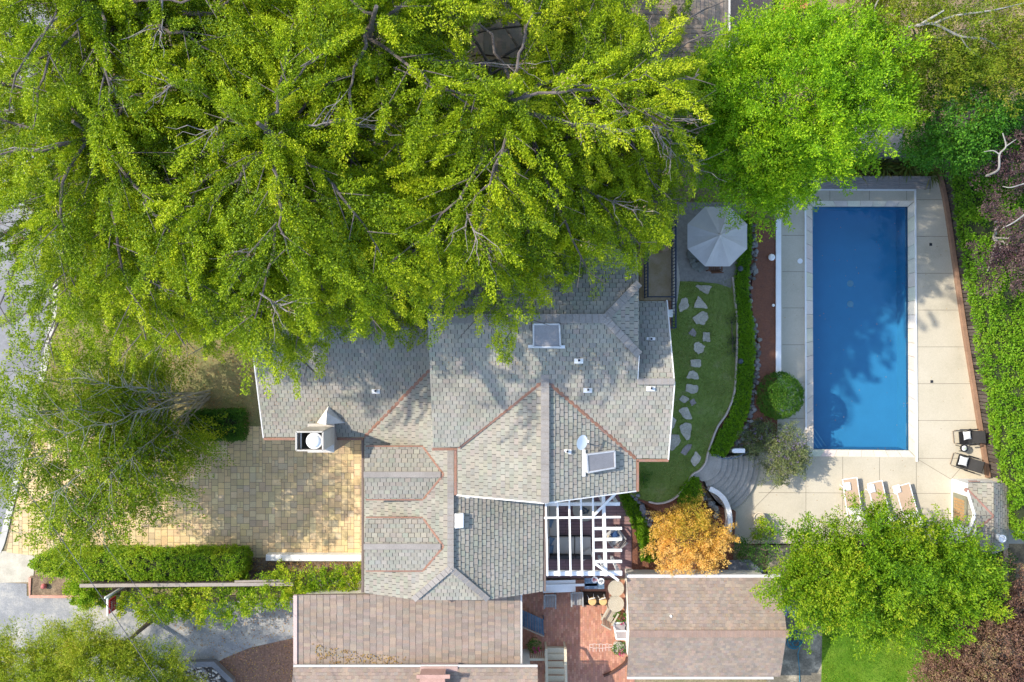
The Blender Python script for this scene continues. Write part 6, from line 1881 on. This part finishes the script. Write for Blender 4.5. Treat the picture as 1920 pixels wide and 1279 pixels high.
# ------------------------------------------------------------------ the cypresses
OUT = [(-700, -900), (1420, -900), (1400, -40), (1372, 60), (1330, 130), (1300, 240), (1328, 345), (1258, 455), (1190, 510), (1095, 570), (1010, 650), (962, 682), (850, 628), (738, 650), (640, 612), (565, 650), (548, 745), (500, 700), (440, 648), (300, 665), (195, 695), (90, 610), (-20, 605), (-700, 640)]
OUTW = XY(OUT, 10.5)
LF_CYP = LEAF('cypress_leaf', [(.045, .095, .004), (.135, .225, .005), (.29, .40, .006), (.44, .53, .010), (.54, .56, .03)], .26)
LF_DEAD = LEAF('dry_cypress_leaf', [(.17, .12, .07), (.26, .17, .10), (.30, .26, .13), (.24, .26, .08)], .2)


m_bark_cyp = M('cypress_bark', (.125, .105, .095), .95, var=.35, scale=4, fine=30, fvar=.3)
Z_GAP = 12.0
GAPS = [(690, 85, .8), (930, 80, 1.15), (840, 25, .5), (1240, 90, .5), (1330, 15, .85), (1230, 0, .6), (70, 45, .5), (30, 125, .5), (0, 200, .4), (200, 190, .25), (10, 410, .5), (380, 60, .2), (1000, 165, .5), (920, 200, .3), (490, 110, .25), (110, 255, .3)]


def in_gap(p_, rs):
    k = (H - Z_GAP) / (H - min(p_[2], 20))
    for gx, gy, gr_ in GAPS:
        q = P(gx, gy, Z_GAP)
        if math.hypot(p_[0] * k - q.x, p_[1] * k - q.y) < gr_ * rs.uniform(.75, 1.15): return True
    return False


def cypress(label, base_px, h, reach, n_limbs, seed, r0=.42, south=1.0, lean=(0, 0), open_n=False, spray_step=.55):
    rng = np.random.default_rng(seed); rs = random.Random(seed)
    base = P(*base_px, 0)
    root = empty('cypress_tree', label, 'tree', base, 'old cypress trees')
    wood = MB()
    top = base + Vector((lean[0], lean[1], h))
    tr_ = curve_pts(base - Vector((0, 0, .2)), top, 9, 0, .35, rs)
    wood.tube(tr_, [r0 * (1 - i / 9.6) + .03 for i in range(10)], 10)
    Bs, Ds, Ls, Cr = [], [], [], []
    dead = []
    for i in range(n_limbs):
        u = (i + .5) / n_limbs
        f = .30 + .68 * u
        p0 = tr_[0].lerp(tr_[-1], f); k = f * 9; k0 = int(min(k, 8)); p0 = tr_[k0].lerp(tr_[k0 + 1], k - k0)
        az = i * 2.39996 + rs.uniform(-.35, .35)
        d = Vector((math.cos(az), math.sin(az), 0))
        L_ = reach * (1.08 - .62 * u ** 1.6) * rs.uniform(.7, 1.12)
        if d.y < 0: L_ *= south
        rise = rs.uniform(.35, .65); fall = rs.uniform(.35, .60)
        lc = rs.uniform(.15, .85)
        side = Vector((-d.y, d.x, 0)) * rs.uniform(-.5, .5)
        pts = []
        for j in range(10):
            s = j / 9
            pts.append(p0 + d * (L_ * s) + side * (L_ * s * s) + Vector((0, 0, L_ * (rise * s - fall * s * s))) + Vector((rs.uniform(-1, 1), rs.uniform(-1, 1), rs.uniform(-1, 1))) * .12)
        ok = [bool(in_poly(np.array([p_.x]), np.array([p_.y]), OUTW)[0]) for p_ in pts]
        m_ = 10
        for j in range(10):
            if not ok[j]: m_ = j; break
        if m_ < 3: continue
        pts = pts[:m_]
        rl = .05 + .085 * (1 - u)
        if not in_gap(pts[m_ // 2], rs) or rs.random() < .35:
            wood.tube([p_ - Vector((0, 0, .24)) for p_ in pts], [rl * .85 * (1 - j / (m_ + .6)) + .012 for j in range(m_)], 6)
        s = .45 + rs.uniform(0, .4); tot = L_ * (m_ - 1) / 9; sg_ = 1
        if rs.random() < .06:
            dead.append((pts, d)); continue
        while s < tot:
            k = s / tot * (m_ - 1); k0 = min(int(k), m_ - 2); p_ = pts[k0].lerp(pts[k0 + 1], k - k0)
            sg_ = -sg_
            a2 = az + sg_ * rs.uniform(.25, 1.15) + (-.25 * math.cos(az) if d.y < .5 else 0)
            lb = (.35 + .42 * (1 - s / tot)) * rs.uniform(.6, 1.2) * min(2.6, L_ * .5)
            d2 = Vector((math.cos(a2), math.sin(a2), rs.uniform(0, .35)))
            q_ = p_ + d2 * lb - Vector((0, 0, .12 * lb))
            if in_gap(q_, rs) or (in_gap(p_, rs)):
                s += spray_step; continue
            wood.tube([p_, p_.lerp(q_, .5) + Vector((0, 0, .02)), q_], [.02, .014, .008], 5)
            c0 = min(1, max(0, rs.gauss(lc, .16)))
            if rs.random() < .02: dead.append(([p_, q_], d2))
            nn = max(1, int(lb / .65))
            for w in range(nn + 1):
                v = p_.lerp(q_, .2 + .8 * w / max(1, nn)); a3 = a2 + (rs.uniform(-.3, .3) if w == nn else rs.choice((-1, 1)) * rs.uniform(.2, .6))
                Bs.append(tuple(v)); Ds.append((math.cos(a3), math.sin(a3), rs.uniform(-.1, .35))); Ls.append(rs.uniform(1.0, 2.1)); Cr.append(c0)
            s += spray_step * rs.uniform(.7, 1.3)
        for w in range(int(tot / .9)):
            v = pts[0].lerp(pts[-1], 0) if m_ < 2 else pts[min(m_ - 1, int(w * .9 / tot * (m_ - 1)))]
            a3 = az + rs.uniform(-1.0, 1.0); Bs.append(tuple(v + Vector((0, 0, .08)))); Ds.append((math.cos(a3), math.sin(a3), rs.uniform(.25, .7))); Ls.append(rs.uniform(.6, 1.2)); Cr.append(rs.random())
        for w in range(3):
            a3 = az + rs.uniform(-.35, .35); Bs.append(tuple(pts[-1])); Ds.append((math.cos(a3), math.sin(a3), rs.uniform(-.2, .1))); Ls.append(rs.uniform(1.5, 2.7)); Cr.append(rs.random())
    for w in range(70):
        a3 = rs.uniform(0, 6.28); f = rs.uniform(.72, 1.0); k = f * 9; k0 = int(min(k, 8)); v = tr_[k0].lerp(tr_[k0 + 1], k - k0)
        Bs.append(tuple(v + Vector((math.cos(a3) * .2, math.sin(a3) * .2, 0)))); Ds.append((math.cos(a3), math.sin(a3), rs.uniform(.1, .8))); Ls.append(rs.uniform(.8, 1.5)); Cr.append(rs.random())
    Bs = np.array(Bs); Ds = np.array(Ds); Ls = np.array(Ls); Cr = np.array(Cr)
    tips = Bs + Ds * Ls[:, None] * .8
    keep = in_poly(tips[:, 0], tips[:, 1], OUTW) & (Bs[:, 2] > 3.0)
    keep &= np.array([not in_gap(t_, rs) for t_ in tips])
    Bs, Ds, Ls, Cr = Bs[keep], Ds[keep], Ls[keep], Cr[keep]
    part(wood, 'trunk', m_bark_cyp, root)
    C, D, L_, W_, rn = sprays_to_leaves(rng, Bs, Ds, Ls, .38, 30, 2, 8, (.075, .032), .145, Cr)
    leaf_mesh('crown', LF_CYP, C, D, rand_dirs(rng, len(C)) + UP * .4, L_, W_, rn, root)
    DB, DD = [], []
    for pts, d in dead:
        db = MB(); db.tube(pts, [.03 - .02 * j / len(pts) for j in range(len(pts))], 5)
        for w in range(7):
            k = rs.uniform(.3, 1.0) * (len(pts) - 1); k0 = min(int(k), len(pts) - 2)
            v = pts[k0].lerp(pts[k0 + 1], k - k0); a = math.atan2(d.y, d.x) + rs.uniform(-1.1, 1.1); L1 = rs.uniform(.4, 1.3)
            e = v + Vector((math.cos(a) * L1, math.sin(a) * L1, rs.uniform(-.1, .4)))
            db.tube(curve_pts(v, e, 4, .05, .3, rs), [.018, .014, .011, .008, .005], 5)
            if w < 4: DB.append(tuple(v)); DD.append((math.cos(a), math.sin(a), rs.uniform(0, .3)))
        part(db, 'dead_branch', m_dead, root)
    dk = rng.choice(len(Bs), max(1, len(Bs) // 28), replace=False)
    for k in dk:
        DB.append(tuple(Bs[k] + np.array([0, 0, .12]))); DD.append(tuple(Ds[k]))
    if DB:
        C, D, L_, W_, rn = sprays_to_leaves(rng, np.array(DB), np.array(DD), rng.uniform(.4, .8, len(DB)), .3, 8, 1, 3, (.08, .04), .3)
        leaf_mesh('dry_foliage', LF_DEAD, C, D, rand_dirs(rng, len(C)), L_, W_, rn, root)
    return len(Bs)


cnt = 0
cnt += cypress('old cypress with long drooping sprays over the middle of the slate roof ridge', (960, 350), 14.2, 7.1, 48, 81, south=1.22)
cnt += cypress('old cypress with bare grey limbs against the brown roof at the upper edge', (810, 270), 15.3, 6.7, 44, 82, open_n=True)
cnt += cypress('old cypress whose longest spray hangs over the outer corner of the slate roof', (680, 400), 15.4, 7.0, 46, 83, south=1.1)
cnt += cypress('old cypress nearest the street with asphalt showing through its branches', (450, 385), 14.2, 9.2, 64, 84, south=1.2)
cnt += cypress('old cypress in the upper left corner with brown dry patches', (490, 255), 15.2, 9.4, 60, 85)
cnt += cypress('old cypress overlapping the bright green feathery tree, over the stone patio', (1125, 310), 11.6, 6.9, 46, 86, open_n=True)


# ------------------------------------------------------------------ litter nobody could count
def litter(name, px, z, n, mat, size, seed, zfun=None):
    rng = np.random.default_rng(seed); poly = XY(px, z); X0, X1, Y0, Y1 = bounds(poly)
    x = rng.uniform(X0, X1, n); y = rng.uniform(Y0, Y1, n); k = in_poly(x, y, poly); x, y = x[k], y[k]
    zz = np.full(len(x), z + .012) if zfun is None else np.array([zfun(a, c) for a, c in zip(x, y)])
    C = np.stack([x, y, zz], 1); D = rng.normal(size=(len(x), 3)); D[:, 2] = np.abs(D[:, 2]) * .15
    o = leaf_mesh(name, mat, C, D, np.tile(UP, (len(x), 1)), rng.uniform(.6, 1.3, len(x)) * size, size * .6, rng.uniform(0, 1, len(x)))
    tag(o, kind='stuff')
LF_DRY = LEAF('dry_fallen_leaf', [(.16, .07, .03), (.34, .16, .06), (.46, .26, .08), (.40, .33, .10)], .1)
litter('fallen_leaves', [(440, 1046), (690, 1052), (690, 1085), (440, 1085)], .035, 700, LF_DRY, .08, 1)
litter('fallen_leaves', [(300, 1150), (560, 1120), (560, 1279), (420, 1279), (380, 1240)], 0, 900, LF_DRY, .07, 2)
litter('fallen_leaves', [(120, 600), (500, 600), (480, 800), (80, 800)], 0.0, 1500, LF_DRY, .07, 3)
litter('fallen_leaves', [(1200, 930), (1366, 960), (1366, 1080), (1200, 1080)], .3, 700, LF_DRY, .06, 4)

# short grass blades
def grass(name, px, z, per, mat, size, seed):
    rng = np.random.default_rng(seed); poly = XY(px, z); X0, X1, Y0, Y1 = bounds(poly); n = int(per * (X1 - X0) * (Y1 - Y0))
    x = rng.uniform(X0, X1, n); y = rng.uniform(Y0, Y1, n); k = in_poly(x, y, poly)
    pn_ = np.array([noise.noise(Vector((a * .8, c * .8, seed))) for a, c in zip(x, y)])
    k &= rng.uniform(-.6, .9, n) < pn_ + .45
    x, y, pn_ = x[k], y[k], pn_[k]
    C = np.stack([x, y, np.full(len(x), z + .002)], 1); D = rng.normal(size=(len(x), 3)) * .8; D[:, 2] = .5 + np.abs(D[:, 2])
    o = leaf_mesh(name, mat, C, D, rand_dirs(rng, len(C)), rng.uniform(.6, 1.5, len(x)) * size, size * .35, np.clip(.5 + pn_ * .7 + rng.normal(0, .25, len(x)), 0, 1))
    tag(o, kind='stuff')
LF_GR1 = LEAF('shade_grass', [(.13, .22, .03), (.20, .31, .035), (.29, .36, .06), (.42, .39, .16)], .3)
LF_GR2 = LEAF('sun_grass', [(.06, .16, .006), (.11, .25, .008), (.17, .31, .012), (.28, .34, .04)], .3)
grass('grass', lawn_px, ZL, 900, LF_GR1, .055, 3)
grass('grass', [(1545, 1100), (1790, 1100), (1790, 1300), (1540, 1300)], .25, 900, LF_GR2, .06, 4)
grass('grass', [(100, 600), (520, 600), (510, 800), (90, 800)], 0, 260, LEAF('dry_grass', [(.10, .12, .03), (.22, .19, .08), (.32, .26, .13)], .3), .06, 5)
gx0, gx1 = P(558, 0, 2.7).x, P(975, 0, 2.7).x
litter('roof_moss', [(585, 1205), (660, 1222), (760, 1236), (760, 1249), (600, 1240)], 2.75, 420, LEAF('roof_litter', [(.24, .15, .06), (.38, .25, .08), (.30, .20, .10)], .1), .09, 6, lambda a, c: 2.85 - .35 * (a - gx0) / (gx1 - gx0) + .03)
litter('fallen_leaves', [(1470, 360), (1790, 360), (1850, 900), (1780, 1000), (1440, 1000), (1430, 870), (1470, 780)], ZP, 160, LF_DRY, .05, 7)
litter('fallen_leaves', [(100, 830), (680, 830), (680, 1040), (100, 1030)], .008, 420, LF_DRY, .05, 8)
litter('fallen_leaves', [(980, 1120), (1170, 1120), (1170, 1275), (980, 1275)], 0.006, 90, LF_DRY, .05, 9)

# leaves caught on the slates and in the valleys
litter('roof_leaves', [(490, 640), (690, 640), (690, 815), (500, 815)], 3.4, 110, LF_DRY, .045, 11, lambda a, c: 3 + .38 * (c + 4.14) + .05)
litter('roof_leaves', [(690, 815), (800, 705), (806, 712), (700, 825)], 3.5, 90, LF_DRY, .05, 12, lambda a, c: 3 + .38 * (c + 4.14) + .08)
litter('roof_leaves', [(830, 650), (1180, 650), (1180, 700), (830, 700)], 6.6, 110, LF_DRY, .045, 13, lambda a, c: zC(c) + .05)
litter('roof_leaves', [(1182, 1090), (1460, 1090), (1460, 1175), (1182, 1175)], 3.0, 90, LF_DRY, .045, 14, lambda a, c: 2.5 + .85 * (-10.33 - c) / 2.13 + .04)
